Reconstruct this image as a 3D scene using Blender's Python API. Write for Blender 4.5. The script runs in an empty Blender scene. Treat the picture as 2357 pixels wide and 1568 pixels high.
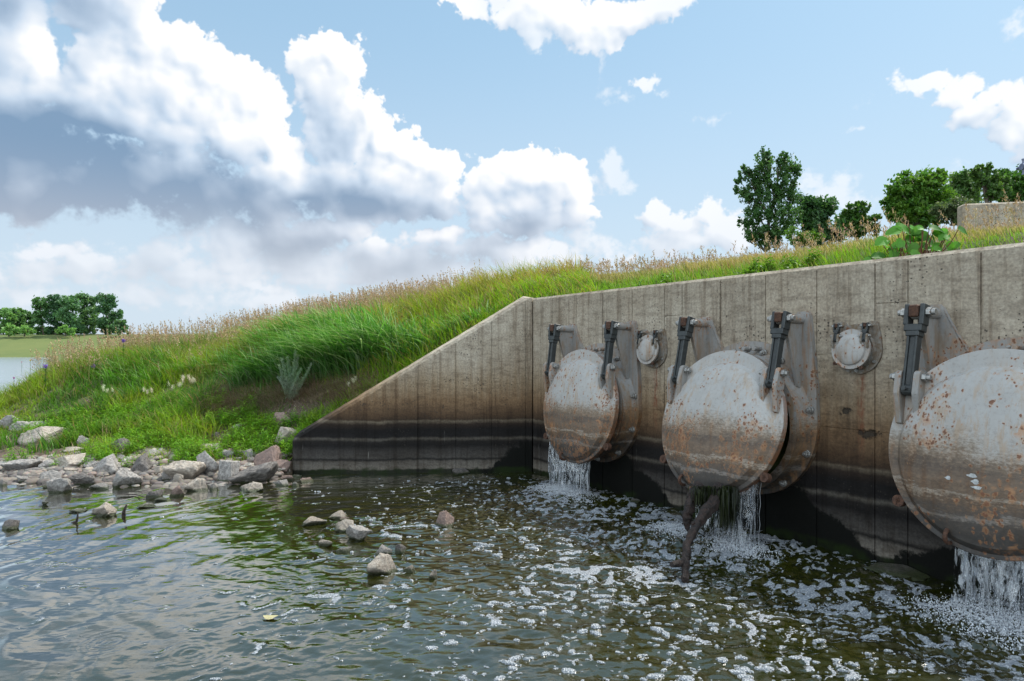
import bpy, bmesh, math, random
import numpy as np
from mathutils import Vector, Matrix
R = math.radians
RNG = np.random.default_rng(7)
random.seed(7)
COL = bpy.context.scene.collection
S = bpy.context.scene

# ------------------------------------------------------------------ camera
EYE = 1.65; FPX = 1571.3; CX = 1178.5; HZ = 808.0      # sizes measured on the photograph at 2357 px width
cd = bpy.data.cameras.new("camera"); cam = bpy.data.objects.new("camera", cd); COL.objects.link(cam)
cam.location = (0, 0, EYE); cam.rotation_euler = (R(90), 0, 0)
cd.sensor_width = 36; cd.lens = 24; cd.shift_y = 24 / 2357; cd.clip_start = .05; cd.clip_end = 3000
S.camera = cam
S.view_settings.view_transform = 'Standard'; S.view_settings.look = 'None'; S.view_settings.gamma = 1
S.view_settings.exposure = 0.5
S.cycles.max_bounces = 8; S.cycles.diffuse_bounces = 3; S.cycles.glossy_bounces = 4
S.cycles.transmission_bounces = 6; S.cycles.transparent_max_bounces = 24
S.cycles.sample_clamp_direct = 6; S.cycles.sample_clamp_indirect = 4; S.cycles.caustics_reflective = False; S.cycles.caustics_refractive = False

# ------------------------------------------------------------------ node helper
class NT:
    def __init__(s, tree): s.t = tree; s.n = tree.nodes; s.l = tree.links
    def put(s, sock, v):
        if isinstance(v, bpy.types.NodeSocket): s.l.new(v, sock)
        elif v is not None:
            if sock.type == 'RGBA' and hasattr(v, '__len__') and len(v) == 3: v = (*v, 1)
            sock.default_value = v
    def node(s, typ, ins=None, **attrs):
        n = s.n.new(typ)
        for k, v in attrs.items(): setattr(n, k, v)
        for k, v in (ins or {}).items(): s.put(n.inputs[k], v)
        return n
    def m(s, op, a, b=None, c=None, clamp=False):
        n = s.n.new('ShaderNodeMath'); n.operation = op; n.use_clamp = clamp
        for i, v in enumerate((a, b, c)):
            if v is not None: s.put(n.inputs[i], v)
        return n.outputs[0]
    def v(s, op, a, b=None, c=None, out=0):
        n = s.n.new('ShaderNodeVectorMath'); n.operation = op
        for i, x in enumerate((a, b, c)):
            if x is not None: s.put(n.inputs[i], x)
        return n.outputs[out]
    def mix(s, f, a, b, blend='MIX'):
        n = s.n.new('ShaderNodeMix'); n.data_type = 'RGBA'; n.blend_type = blend
        s.put(n.inputs[0], f); s.put(n.inputs[6], a); s.put(n.inputs[7], b)
        return n.outputs[2]
    def ss(s, x, a, b, lo=0., hi=1.):
        n = s.n.new('ShaderNodeMapRange'); n.interpolation_type = 'SMOOTHSTEP'
        s.put(n.inputs[0], x); n.inputs[1].default_value = a; n.inputs[2].default_value = b
        n.inputs[3].default_value = lo; n.inputs[4].default_value = hi
        return n.outputs[0]
    def lin(s, x, a, b, lo=0., hi=1.):
        n = s.n.new('ShaderNodeMapRange'); s.put(n.inputs[0], x); n.inputs[1].default_value = a; n.inputs[2].default_value = b
        n.inputs[3].default_value = lo; n.inputs[4].default_value = hi
        return n.outputs[0]
    def noise(s, vec, scale=1., detail=4., rough=.55, dist=0., color=False):
        n = s.node('ShaderNodeTexNoise', {'Vector': vec, 'Scale': scale, 'Detail': detail, 'Roughness': rough, 'Distortion': dist})
        return n.outputs['Color' if color else 'Fac']
    def voro(s, vec, scale=1., feature='F1', rand=1., out='Distance', detail=0., smooth=None):
        n = s.node('ShaderNodeTexVoronoi', {'Vector': vec, 'Scale': scale, 'Randomness': rand}, feature=feature)
        if detail: n.inputs['Detail'].default_value = detail
        if smooth is not None: n.inputs['Smoothness'].default_value = smooth
        return n.outputs[out]
    def scl(s, vec, v3): return s.v('MULTIPLY', vec, v3)
    def ramp(s, x, stops, interp='LINEAR'):
        n = s.n.new('ShaderNodeValToRGB'); s.put(n.inputs[0], x); cr = n.color_ramp; cr.interpolation = interp
        while len(cr.elements) < len(stops): cr.elements.new(.5)
        for e, (p, c) in zip(cr.elements, stops):
            e.position = p; e.color = (*c, 1) if hasattr(c, '__len__') else (c, c, c, 1)
        return n.outputs[0]
    def sep(s, vec):
        n = s.n.new('ShaderNodeSeparateXYZ'); s.put(n.inputs[0], vec); return n.outputs
    def comb(s, x, y, z):
        n = s.n.new('ShaderNodeCombineXYZ')
        for i, a in enumerate((x, y, z)): s.put(n.inputs[i], a)
        return n.outputs[0]
    def bump(s, h, strength=.5, dist=.02, normal=None):
        n = s.node('ShaderNodeBump', {'Height': h, 'Strength': strength, 'Distance': dist})
        if normal is not None: s.put(n.inputs['Normal'], normal)
        return n.outputs[0]

def material(name):
    mt = bpy.data.materials.new(name); mt.use_nodes = True
    t = NT(mt.node_tree); t.n.clear()
    out = t.n.new('ShaderNodeOutputMaterial')
    return mt, t, out
def principled(t, out, **ins):
    b = t.n.new('ShaderNodeBsdfPrincipled')
    for k, v in ins.items(): t.put(b.inputs[k.replace('_', ' ')], v)
    t.l.new(b.outputs[0], out.inputs[0]); return b

# ------------------------------------------------------------------ sun and sky
SUN_EL = R(56); SUN_AZ = R(52)          # azimuth measured from +Y towards +X: ahead and to the right, over the levee
sd = bpy.data.lights.new("sun", 'SUN'); sun = bpy.data.objects.new("sun", sd); COL.objects.link(sun)
sdir = Vector((math.sin(SUN_AZ) * math.cos(SUN_EL), math.cos(SUN_AZ) * math.cos(SUN_EL), math.sin(SUN_EL)))
sun.rotation_euler = (-sdir).to_track_quat('-Z', 'Y').to_euler(); sun.location = sdir * 50
sd.energy = 3.9; sd.angle = R(4.0); sd.color = (1, .95, .86)

# noise in numpy: value noise, gradient noise and its billowing sum
_T = np.random.default_rng(11).random((256, 256)).astype(np.float32)
_GA = (np.random.default_rng(5).random((256, 256)) * 2 * np.pi).astype(np.float32); _GC = np.cos(_GA); _GS = np.sin(_GA)
def vn(x, y):
    xi = np.floor(x).astype(int); yi = np.floor(y).astype(int); fx = x - xi; fy = y - yi
    fx = fx * fx * fx * (fx * (fx * 6 - 15) + 10); fy = fy * fy * fy * (fy * (fy * 6 - 15) + 10)
    a = _T[xi & 255, yi & 255]; b = _T[(xi + 1) & 255, yi & 255]; c = _T[xi & 255, (yi + 1) & 255]; d = _T[(xi + 1) & 255, (yi + 1) & 255]
    return (a * (1 - fx) + b * fx) * (1 - fy) + (c * (1 - fx) + d * fx) * fy
def gn(x, y):
    xi = np.floor(x).astype(np.int32); yi = np.floor(y).astype(np.int32); fx = x - xi; fy = y - yi
    ux = fx * fx * fx * (fx * (fx * 6 - 15) + 10); uy = fy * fy * fy * (fy * (fy * 6 - 15) + 10)
    def g_(i, j, dx, dy):
        i = i & 255; j = j & 255; return _GC[i, j] * dx + _GS[i, j] * dy
    a = g_(xi, yi, fx, fy); b = g_(xi + 1, yi, fx - 1, fy); c = g_(xi, yi + 1, fx, fy - 1); d = g_(xi + 1, yi + 1, fx - 1, fy - 1)
    return (a * (1 - ux) + b * ux) * (1 - uy) + (c * (1 - ux) + d * ux) * uy
def fbm(x, y, o=4, g=.5):
    r = 0; a = 1; t = 0
    for i in range(o):
        r = r + a * vn(x * 2 ** i + 17.3 * i, y * 2 ** i + 5.7 * i); t += a; a *= g
    return r / t
def gfbm(x, y, o=4, g=.5):
    r = 0; a = 1
    for i in range(o): r = r + a * gn(x * 2.03 ** i + 17.3 * i, y * 2.03 ** i + 5.7 * i); a *= g
    return r
def billow(x, y, o=4, g=.5):
    r = 0; a = 1; t = 0
    for i in range(o): r = r + a * np.abs(gn(x * 2.07 ** i + 31.3 * i, y * 2.07 ** i + 9.7 * i)) * 1.9; t += a; a *= g
    return r / t
def sst(x, a, b):
    t = np.clip((x - a) / (b - a), 0, 1); return t * t * (3 - 2 * t)
def blur(a, n):
    for ax in (0, 1):
        for _ in range(2):
            k = np.cumsum(np.concatenate([np.repeat(np.take(a, [0], ax), n + 1, ax), a, np.repeat(np.take(a, [-1], ax), n, ax)], ax), ax, dtype=np.float64)
            m = a.shape[ax]; a = ((np.take(k, range(2 * n + 1, 2 * n + 1 + m), ax) - np.take(k, range(0, m), ax)) / (2 * n + 1)).astype(np.float32)
    return a

W = bpy.data.worlds.new("World"); S.world = W; W.use_nodes = True
w = NT(W.node_tree); w.n.clear()
wout = w.n.new('ShaderNodeOutputWorld')
sky = w.n.new('ShaderNodeTexSky'); sky.sky_type = 'NISHITA'; sky.sun_disc = False
sky.sun_elevation = SUN_EL; sky.sun_rotation = SUN_AZ; sky.air_density = 1.0; sky.dust_density = 1.2; sky.ozone_density = 1.5
def azel(u, v):
    az = math.atan((u - CX) / FPX); return az, math.atan((HZ - v) / FPX * math.cos(az))
# cumulus puffs: (u, v, ru, rv, strength, opacity, shade)   shade: 0 sunlit .. 1 blue-grey base
PUFFS = [
 (0,120,110,260,.9,1,.62),(60,330,190,160,1,1,.9),(200,420,170,70,.8,1,.85),(30,430,150,66,1,1,.95),(330,400,290,80,1,1,.85),(470,460,165,72,1,1,.85),(600,470,120,60,1,1,.8),
 (250,30,130,110,1,1,.55),(330,40,60,60,1,1,.08),(350,110,80,70,1,1,.1),(430,110,66,56,1,1,.0),(480,130,62,60,1,1,.0),(520,170,66,64,1,1,0),(560,210,66,66,1,1,0),(600,260,62,80,1,1,0),(625,320,48,66,1,1,0),
 (200,150,80,66,1,1,.45),(300,190,90,60,1,1,.1),(400,200,100,80,1,1,.06),(480,250,100,80,1,1,.04),(540,320,90,70,1,1,.1),(300,270,110,60,1,1,.2),(400,310,110,50,1,1,.28),(200,215,90,50,1,1,.15),(240,110,80,60,1,1,.45),
 (80,85,52,58,1,1,.06),(95,150,46,50,1,1,.1),(110,200,60,46,1,1,.15),(170,260,70,40,1,1,.35),
 (770,135,72,44,1,1,0),(735,175,56,70,1,1,.04),(800,175,54,70,1,1,.02),(765,230,76,80,1,1,.2),(780,300,88,80,1,1,.26),(845,265,26,46,1,1,.0),(700,215,24,24,.8,1,.1),
 (655,365,66,56,1,1,0),(620,415,66,50,1,1,.04),(700,430,130,60,1,1,.75),(770,385,56,40,1,1,.02),(800,420,50,30,1,1,.15),
 (880,320,46,56,1,1,.02),(925,335,48,48,1,1,.0),(975,365,54,44,1,1,.0),(1020,405,46,56,1,1,.0),(930,420,80,60,1,1,.05),(870,390,60,70,1,1,.06),(990,440,80,50,1,1,.3),(860,470,180,42,1,1,.75),(1010,480,70,34,1,1,.85),
 (1215,390,76,52,1,1,0),(1150,420,66,54,1,1,.03),(1285,410,66,60,1,1,.0),(1330,460,44,56,1,1,.0),(1220,470,100,60,1,1,.2),(1110,470,56,66,1,1,.05),(1200,530,150,34,1,1,.78),(1290,520,66,30,1,1,.6),(1120,530,60,32,.9,1,.35),(1000,548,100,24,1,1,.08),(1365,495,26,22,.8,1,.2),
 (780,530,110,42,1,1,.42),(830,520,40,36,1,1,.1),(700,545,130,50,.9,1,.68),(860,590,46,62,.8,.9,.3),(1180,590,190,36,.8,.9,.45),(1230,575,60,24,.8,.9,.1),(1290,600,90,22,.7,.8,.15),(980,620,190,50,.7,.75,.5),(700,610,170,60,.65,.7,.42),(800,640,160,36,.6,.7,.3),
 (520,545,110,50,.75,.75,.2),(430,520,80,40,.6,.6,.3),(560,620,110,40,.75,.75,.16),(600,660,90,26,.7,.7,.18),(60,680,150,40,.55,.5,.2),(330,690,160,36,.5,.5,.2),(480,700,90,26,.5,.5,.1),(620,690,140,36,.6,.55,.25),(1000,660,120,30,.6,.6,.4),(1140,640,120,26,.6,.6,.2),(930,640,60,30,.6,.6,.1),(140,570,90,34,.7,.72,.12),(200,610,110,40,.7,.7,.16),(290,640,80,36,.65,.7,.14),(90,620,140,50,.6,.6,.25),(20,650,90,40,.5,.6,.2),(400,600,150,60,.5,.55,.25),(600,560,240,60,.8,.8,.5),(900,600,200,60,.8,.8,.5),(450,640,260,50,.6,.6,.3),
 (1395,370,34,34,.55,.55,.02),(1395,410,46,36,.5,.5,.05),(1340,560,70,40,.5,.5,.2),
 (1500,495,40,34,.85,.85,.03),(1560,520,90,36,.85,.85,.1),(1640,495,52,36,.85,.85,.02),(1680,540,90,50,.8,.8,.1),(1560,560,140,34,.7,.7,.2),(1900,440,90,50,.55,.55,.06),(1860,410,40,28,.5,.5,.02),(1960,470,60,30,.5,.5,.1),
 (1080,12,58,22,.9,.95,.0),(1140,8,50,16,.7,.7,.1),(1200,36,60,40,.75,.9,.06),(1290,20,90,50,.95,.95,.12),(1350,60,90,60,.95,1,.05),(1400,100,50,40,.9,.95,.04),(1340,120,50,30,.7,.8,.1),(1460,30,90,42,.95,.95,.1),(1530,10,60,36,.8,.8,.05),(1240,80,50,30,.5,.5,.1),(1380,160,12,60,.4,.35,.1),
 (1480,200,34,18,.75,.8,0),(1515,222,28,14,.6,.6,0),(1430,240,36,14,.55,.5,.05),(1400,222,26,12,.5,.4,0),(1635,256,42,10,.5,.45,0),
 (2095,205,60,20,.75,.8,0),(2150,188,56,24,.8,.9,0),(2210,210,60,34,.8,.9,.05),(2290,215,50,34,.8,.9,.05),(2250,260,70,40,.8,.9,.2),(2330,290,70,50,.8,.9,.25),(2350,235,60,60,.8,.9,.15),(2420,300,120,80,.8,.9,.2),(2345,65,60,34,.6,.6,.15),(1972,300,20,9,.5,.5,0),(2190,385,44,16,.45,.4,.05),(1990,240,24,10,.4,.3,0)]
# the rest of the sky: azimuth, elevation, radii in degrees, then strength, opacity, shade
BACK = [(-95,35,30,16,.9,1,.35),(-140,25,40,14,.9,1,.2),(160,40,34,16,.9,1,.2),(110,30,26,13,.9,1,.3),(-60,54,34,12,.9,1,.45),(40,58,26,9,.8,.8,.2),(-66,26,16,16,.9,1,.5),(75,25,20,12,.7,.8,.2),(-110,60,30,12,.9,1,.3),(175,62,40,10,.8,1,.2)]
# soft undersides: (u, v, ru, rv, amount)
UNDER = [(60,330,190,110,.95),(250,390,260,66,.95),(430,470,170,66,.95),(560,520,150,60,.8),(120,460,160,46,.95),(20,200,60,150,.7),(690,470,110,44,.95),(820,478,180,36,.9),(1010,492,60,24,.9),(1225,528,120,32,.95),
 (1190,470,80,40,.45),(780,310,56,70,.33),(720,450,80,44,.6),(680,570,160,50,.7),(1000,610,170,34,.6),(820,585,90,30,.6),(420,330,90,26,.35),(560,380,70,36,.35)]
UD = [(*azel(u, v), ru / FPX * math.cos(azel(u, v)[0]) ** 2, rv / FPX * math.cos(azel(u, v)[0]), a) for u, v, ru, rv, a in UNDER]
PF = [(*azel(u, v), ru / FPX * math.cos(azel(u, v)[0]) ** 2, rv / FPX * math.cos(azel(u, v)[0]), a, b, c) for u, v, ru, rv, a, b, c in PUFFS]
PF += [(R(a), R(e), R(ra), R(re), s_, o_, h_) for a, e, ra, re, s_, o_, h_ in BACK]
def clouds(az0, az1, el0, el1, nx, ny, name):
    """paints nothing by hand: sums the puffs, breaks their outline with billowing noise and lights them from the sun's side"""
    az = np.linspace(az0, az1, nx, dtype=np.float32)[None, :] * np.ones((ny, 1), np.float32); el = np.linspace(el0, el1, ny, dtype=np.float32)[:, None] * np.ones((1, nx), np.float32)
    px = az + .020 * gfbm(az * 9, el * 9 + 3, 4, .55) + .006 * gfbm(az * 50, el * 50, 3, .6); py = el + .020 * gfbm(az * 9 + 40, el * 9, 4, .55) + .006 * gfbm(az * 50 + 9, el * 50, 3, .6)
    f = np.full((ny, nx), -.6, np.float32); ow = np.zeros((ny, nx), np.float32); os_ = ow.copy(); hs = ow.copy()
    for a, e, ra, re, st, op, sh in PF:
        i0, i1 = [int(np.clip((q - az0) / (az1 - az0) * nx, 0, nx)) for q in (a - 2 * ra - .03, a + 2 * ra + .03)]
        j0, j1 = [int(np.clip((q - el0) / (el1 - el0) * ny, 0, ny)) for q in (e - 2 * re - .03, e + 2 * re + .03)]
        if i1 <= i0 or j1 <= j0: continue
        s_ = np.s_[j0:j1, i0:i1]; d2 = ((px[s_] - a) / ra) ** 2 + ((py[s_] - e) / re) ** 2
        v = st * (1 - np.sqrt(d2)) * min(1, (min(ra, re) / .03) ** .35); f[s_] = np.maximum(f[s_], v) + .10 * np.clip(v, 0, 1)
        wq = np.exp(-d2 * 1.1) ; ow[s_] += wq; os_[s_] += wq * op; hs[s_] += wq * sh
    op = os_ / (ow + 1e-4); sh = hs / (ow + 1e-4); op = np.where(ow < 1e-3, 0.5, op)
    for a, e, ra, re, am in UD:
        d2 = ((px - a) / ra) ** 2 + ((py - e) / re) ** 2; sh = np.maximum(sh, am * np.exp(-d2 ** 1.3 * .7))
    bl = billow(az * 17, el * 19, 5, .52); bs = billow(az * 60 + 4, el * 66, 4, .6)
    fine = gfbm(az * 120, el * 120, 3, .6)
    A = f + (bl - .30) * .66 + (bs - .3) * .20 + .10 * fine + .16 * gfbm(az * 34 + 7, el * 42, 4, .6)
    soft = .12 + .42 * sh + .60 * (1 - op)
    al = sst(A, -.02, soft) * np.clip(op * 1.05, 0, 1)
    H = np.clip(A + .05, 0, .9) ** .6 + .26 * bl + .035 * bs
    k = nx / (az1 - az0); dx, dy = max(1, int(k * .006)), max(1, int(k * .007))
    H1 = np.roll(np.roll(H, -dx, 1), -dy, 0); H2 = np.roll(np.roll(blur(H, 5), -3 * dx, 1), -3 * dy, 0)
    rel = (H - H1) * 1.2 + (blur(H, 4) - H2) * 2.0
    rel = blur(rel, max(1, int(k * .0012)))
    sh_s = blur(np.clip(sh + (gfbm(az * 7, el * 13, 5, .6)) * .62 * sst(sh, .0, .35), 0, 1), max(2, int(k * .010)))
    litf = np.clip(.98 - .10 * sst(A, .1, .9) - sh_s * 1.10 + rel * (.36 - .24 * np.clip(sh_s * 1.3, 0, 1)) , 0, 1.1)
    c0 = np.array([.165, .255, .375], np.float32); c1 = np.array([.43, .515, .62], np.float32); c2 = np.array([.725, .735, .75], np.float32)
    t1 = np.clip(litf / .45, 0, 1)[..., None]; t2 = np.clip((litf - .45) / .5, 0, 1)[..., None]
    C = c0 + (c1 - c0) * t1; C = C + (c2 - C) * t2
    low = sst(el, .27, .06)[..., None] * .75; C = C * (1 - low) + low * (np.array([.53, .565, .62]) * (.78 + .34 * np.clip(litf, 0, 1))[..., None] + np.array([.05, .02, 0]))
    im = bpy.data.images.new(name, nx, ny, alpha=True, float_buffer=True); im.colorspace_settings.name = 'Non-Color'
    buf = np.empty((ny, nx, 4), np.float32); buf[..., :3] = C; buf[..., 3] = al
    im.pixels.foreach_set(buf.ravel()); im.alpha_mode = 'CHANNEL_PACKED'; im.update(); im.pack()
    return im
gen = w.node('ShaderNodeTexCoord').outputs['Generated']
g = w.sep(gen)
AZ = w.m('ARCTAN2', g[0], g[1]); EL = w.m('ARCSINE', w.m('MINIMUM', w.m('MAXIMUM', g[2], -1.), 1.))
def cloud_tex(a0, a1, e0, e1, nx, ny, name):
    uv = w.comb(w.lin(AZ, a0, a1), w.lin(EL, e0, e1), 0.)
    return w.node('ShaderNodeTexImage', {'Vector': uv}, image=clouds(a0, a1, e0, e1, nx, ny, name), extension='EXTEND', interpolation='Linear')
tf = cloud_tex(-.85, .85, -.02, .72, 2300, 1000, 'cloud_front'); ta = cloud_tex(-math.pi, math.pi, -.02, 1.45, 1300, 300, 'cloud_around')
infr = w.m('MULTIPLY', w.ss(w.m('ABSOLUTE', AZ), .83, .78), w.ss(EL, .71, .64))
cc = w.mix(infr, ta.outputs[0], tf.outputs[0]); ca = w.mix(infr, ta.outputs[1], tf.outputs[1])
blue = w.mix(.55, w.scl(sky.outputs[0], (.095, .108, .100)), (.33, .51, .68))
hz = w.ss(EL, .50, -.02)
blue = w.mix(w.m('MULTIPLY', hz, .82), blue, (.49, .56, .64))
skyc = w.mix(ca, blue, cc)
# the whole sky behind the camera is boosted, added fill light for the walls
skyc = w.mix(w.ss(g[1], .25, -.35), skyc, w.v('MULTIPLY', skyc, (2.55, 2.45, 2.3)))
skyc = w.mix(w.ss(EL, .0, -.06), skyc, (.08, .09, .06))
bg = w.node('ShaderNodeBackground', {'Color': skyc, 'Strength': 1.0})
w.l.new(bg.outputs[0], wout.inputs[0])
W.cycles.sampling_method = 'MANUAL'; W.cycles.sample_map_resolution = 512

# ------------------------------------------------------------------ geometry helpers
def link(name, me, mat=None, parent=None, smooth=False):
    o = bpy.data.objects.new(name, me); COL.objects.link(o)
    if mat is not None:
        for mm in (mat if isinstance(mat, (list, tuple)) else [mat]): me.materials.append(mm)
    if smooth: me.polygons.foreach_set('use_smooth', np.ones(len(me.polygons), dtype=bool))
    if parent is not None: o.parent = parent
    return o
def tag(o, label=None, cat=None, group=None, kind=None):
    if label: o['label'] = label
    if cat: o['category'] = cat
    if group: o['group'] = group
    if kind: o['kind'] = kind
    return o
def empty(name, loc=(0, 0, 0), rz=0., parent=None):
    o = bpy.data.objects.new(name, None); COL.objects.link(o); o.location = loc; o.rotation_euler = (0, 0, rz)
    o.empty_display_size = .1
    if parent: o.parent = parent
    return o
def np_mesh(name, V, faces, mat, col=None, smooth=False, parent=None, attr=None):
    """faces: list of int arrays (n,k)"""
    me = bpy.data.meshes.new(name)
    V = np.asarray(V, dtype=np.float32)
    me.vertices.add(len(V)); me.vertices.foreach_set('co', V.ravel())
    loops = np.concatenate([f.ravel() for f in faces]).astype(np.int32)
    sizes = np.concatenate([np.full(len(f), f.shape[1], dtype=np.int32) for f in faces])
    me.loops.add(len(loops)); me.loops.foreach_set('vertex_index', loops)
    me.polygons.add(len(sizes))
    me.polygons.foreach_set('loop_start', np.concatenate([[0], np.cumsum(sizes)[:-1]]).astype(np.int32))
    try: me.polygons.foreach_set('loop_total', sizes)
    except Exception: pass
    if smooth: me.polygons.foreach_set('use_smooth', np.ones(len(sizes), dtype=bool))
    if col is not None:
        a = me.attributes.new('Col', 'FLOAT_COLOR', 'POINT')
        c = np.ones((len(V), 4), dtype=np.float32); c[:, :3] = col; a.data.foreach_set('color', c.ravel())
    for k, d in (attr or {}).items():
        a = me.attributes.new(k, 'FLOAT', 'POINT'); a.data.foreach_set('value', np.asarray(d, dtype=np.float32).ravel())
    me.update(); me.validate()
    return link(name, me, mat, parent)
def bm_obj(name, bm, mat, parent=None, smooth=False, bevel=0., auto=None):
    if bevel: bmesh.ops.bevel(bm, geom=[e for e in bm.edges if e.calc_face_angle(0) > .6], offset=bevel, segments=1, affect='EDGES', clamp_overlap=True)
    bmesh.ops.recalc_face_normals(bm, faces=bm.faces)
    me = bpy.data.meshes.new(name)
    if auto is not None:
        for f in bm.faces: f.smooth = True
        for e in bm.edges:
            if e.calc_face_angle(9) > auto: e.smooth = False
    bm.to_mesh(me); bm.free()
    return link(name, me, mat, parent, smooth and auto is None)
def b_box(bm, c, size, rot=None):
    M = Matrix.Translation(c) @ (rot.to_4x4() if rot is not None else Matrix()) @ Matrix.Diagonal((*size, 1))
    return bmesh.ops.create_cube(bm, size=1, matrix=M)['verts']
def b_cyl(bm, a, b, r1, r2=None, seg=20, caps=True):
    a = Vector(a); b = Vector(b); r2 = r1 if r2 is None else r2
    M = Matrix.Translation((a + b) / 2) @ (b - a).to_track_quat('Z', 'Y').to_matrix().to_4x4()
    return bmesh.ops.create_cone(bm, cap_ends=caps, segments=seg, radius1=r1, radius2=r2, depth=(b - a).length, matrix=M)['verts']
def b_prism(bm, pts2, y0, y1, axis='y'):
    """polygon in the x-z plane pushed along y (axis='y') or polygon in y-z plane pushed along x"""
    f = (lambda p, d: (p[0], d, p[1])) if axis == 'y' else (lambda p, d: (d, p[0], p[1]))
    A = [bm.verts.new(f(p, y0)) for p in pts2]; B = [bm.verts.new(f(p, y1)) for p in pts2]
    bm.faces.new(A); bm.faces.new(B[::-1]); n = len(A)
    for i in range(n): bm.faces.new((A[i], B[i], B[(i + 1) % n], A[(i + 1) % n]))
def tube_np(path, radii, seg=8, rough=0., rs=None):
    path = np.asarray(path, float); n = len(path); V = []
    tn = np.gradient(path, axis=0); tn /= np.linalg.norm(tn, axis=1)[:, None] + 1e-9
    ref = np.array([0, 0, 1.]) if abs(tn[0][2]) < .9 else np.array([1., 0, 0])
    u = np.cross(tn[0], ref); u /= np.linalg.norm(u)
    for i in range(n):
        u = u - tn[i] * np.dot(u, tn[i]); u /= np.linalg.norm(u) + 1e-9; v = np.cross(tn[i], u)
        a = np.linspace(0, 2 * np.pi, seg, endpoint=False)
        rr = radii[i] * (1 + (rs.normal(0, rough, seg) if rough else 0))
        V.append(path[i] + (np.cos(a) * rr)[:, None] * u + (np.sin(a) * rr)[:, None] * v)
    V = np.concatenate(V); F = []
    for i in range(n - 1):
        for k in range(seg):
            a = i * seg + k; b = i * seg + (k + 1) % seg; F.append((a, b, b + seg, a + seg))
    return V, np.array(F)
class Bag:
    """collects numpy pieces into one mesh"""
    def __init__(s): s.V = []; s.F = {}; s.C = []; s.n = 0
    def add(s, V, F, c=None):
        F = np.asarray(F); s.F.setdefault(F.shape[1], []).append(F + s.n); s.V.append(V); s.n += len(V)
        if c is not None: s.C.append(np.broadcast_to(np.asarray(c, float), (len(V), 3)))
    def build(s, name, mat, parent=None, smooth=False):
        return np_mesh(name, np.concatenate(s.V), [np.concatenate(f) for f in s.F.values()], mat,
                       col=np.concatenate(s.C) if s.C else None, smooth=smooth, parent=parent)

# ------------------------------------------------------------------ plan of the place
X0, Y0 = .275, 9.29                     # inner corner where wing wall and headwall meet, on the waterline
DR = np.array([.5439, -.8391]); DN = np.array([-.8391, -.5439])     # along the headwall (to the right) and out over the water
HWROT = math.atan2(DR[1], DR[0])
def hw(s, n, z=0.): return (X0 + DR[0] * s + DN[0] * n, Y0 + DR[1] * s + DN[1] * n, z)
def to_sn(x, y):
    return (x - X0) * DR[0] + (y - Y0) * DR[1], (x - X0) * DN[0] + (y - Y0) * DN[1]
WALL_TOP = 2.37
WE = np.array([-2.944, 9.13]); WEZ = .476          # free end of the wing wall
def wing_y(x): return WE[1] + (x - WE[0]) * (Y0 - WE[1]) / (X0 - WE[0])
def wing_top(x): return WEZ + (x - WE[0]) / (X0 - WE[0]) * (WALL_TOP - WEZ)

def plane_profile(n):
    z = 3.15 - .235 * (n + 5.8)
    z = np.where(n < -5.8, 3.15, z)
    z = np.where(n < -8.5, 3.15 - .16 * (-8.5 - n), z)
    return np.maximum(z, -.9)
ANCH = []
def an(x, y, z): ANCH.append((x, y, z))
for x in (-2.6, -2., -1.3, -.6, 0., .25): an(x, 9.65, wing_top(x) - .16)
for s_ in (.2, 1.5, 3, 4.5, 6, 8, 10): an(*hw(s_, -.45)[:2], 2.26); an(*hw(s_, -1.6)[:2], 2.66); an(*hw(s_, -3.)[:2], 2.72)
for s_ in (-20, -14, -9, -4, 0, 4, 8, 12): an(*hw(s_, -5.8)[:2], 3.12)
for s_ in (-28, -40, -60): an(*hw(s_, -5.8)[:2], 3.12); an(*hw(s_, 1)[:2], 1.5)
for (u, y, z) in ((500,14.5,1.6),(500,12.6,1.35),(500,11.2,.85),(290,15,1.35),(290,13,1.15),(290,11.8,.62),(290,10.4,.3),(100,14,1.05),(100,12.6,.85),(100,11.4,.42),
                  (0,12.4,.55),(0,11,.22),(0,10,.08),(290,9.3,.09),(60,9.4,.04),(500,9.6,.2),(500,8.9,.06),(400,10.3,.38),(620,9.9,.42),(700,10.4,.75),(640,10.9,.9),(800,10.3,1.12),
                  (600,12.2,1.45),(760,12,1.7),(900,11.5,1.85),(900,14,2.25),(700,15,2.0),(1050,13,2.5),(850,18,2.5),(350,18,1.4),(420,22,1.5),(150,17,.7),(60,15,.35),(0,16,-.1),(30,20,-.3),(100,26,-.2),
                  (-80,11,.1),(-80,13,.25),(-150,15,-.3),(620,8.85,.03),(560,8.2,-.04),(400,8.15,-.03),(250,8.3,-.03),(120,8.35,-.02),(0,8.5,-.02),(-100,8.7,-.05),(660,8.7,-.05),
                  (560,7.3,-.16),(350,7.2,-.18),(100,7.3,-.2),(-100,7.3,-.25),(-250,9.5,-.3),(-300,12,-.5),(300,6,-.35),(0,5.5,-.4),(900,8,-.2),(900,6.2,-.22),(800,5.2,-.28)):
    an((u - CX) / FPX * y, y, z)
for (x, y, z) in ((0,4,-.4),(-3,3.5,-.45),(2,4,-.45),(-6,4,-.5),(0,7.5,-.35),(-10,8,-.6),(-14,14,-.9),(-18,24,-.9),(-30,36,-.9)): an(x, y, z)
ANCH = np.array(ANCH)
AP = ANCH[:, :2]
def _base(x, y): return plane_profile(to_sn(x, y)[1])
RES = ANCH[:, 2] - _base(AP[:, 0], AP[:, 1])
def _k(d): return np.sqrt(d * d + .25)
_D = np.linalg.norm(AP[:, None] - AP[None], axis=2)
_Kr = np.exp(-(_D / 2.4)) * (1 + _D / 2.4)
WGT = np.linalg.solve(_Kr + np.eye(len(AP)) * .02, RES)
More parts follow.
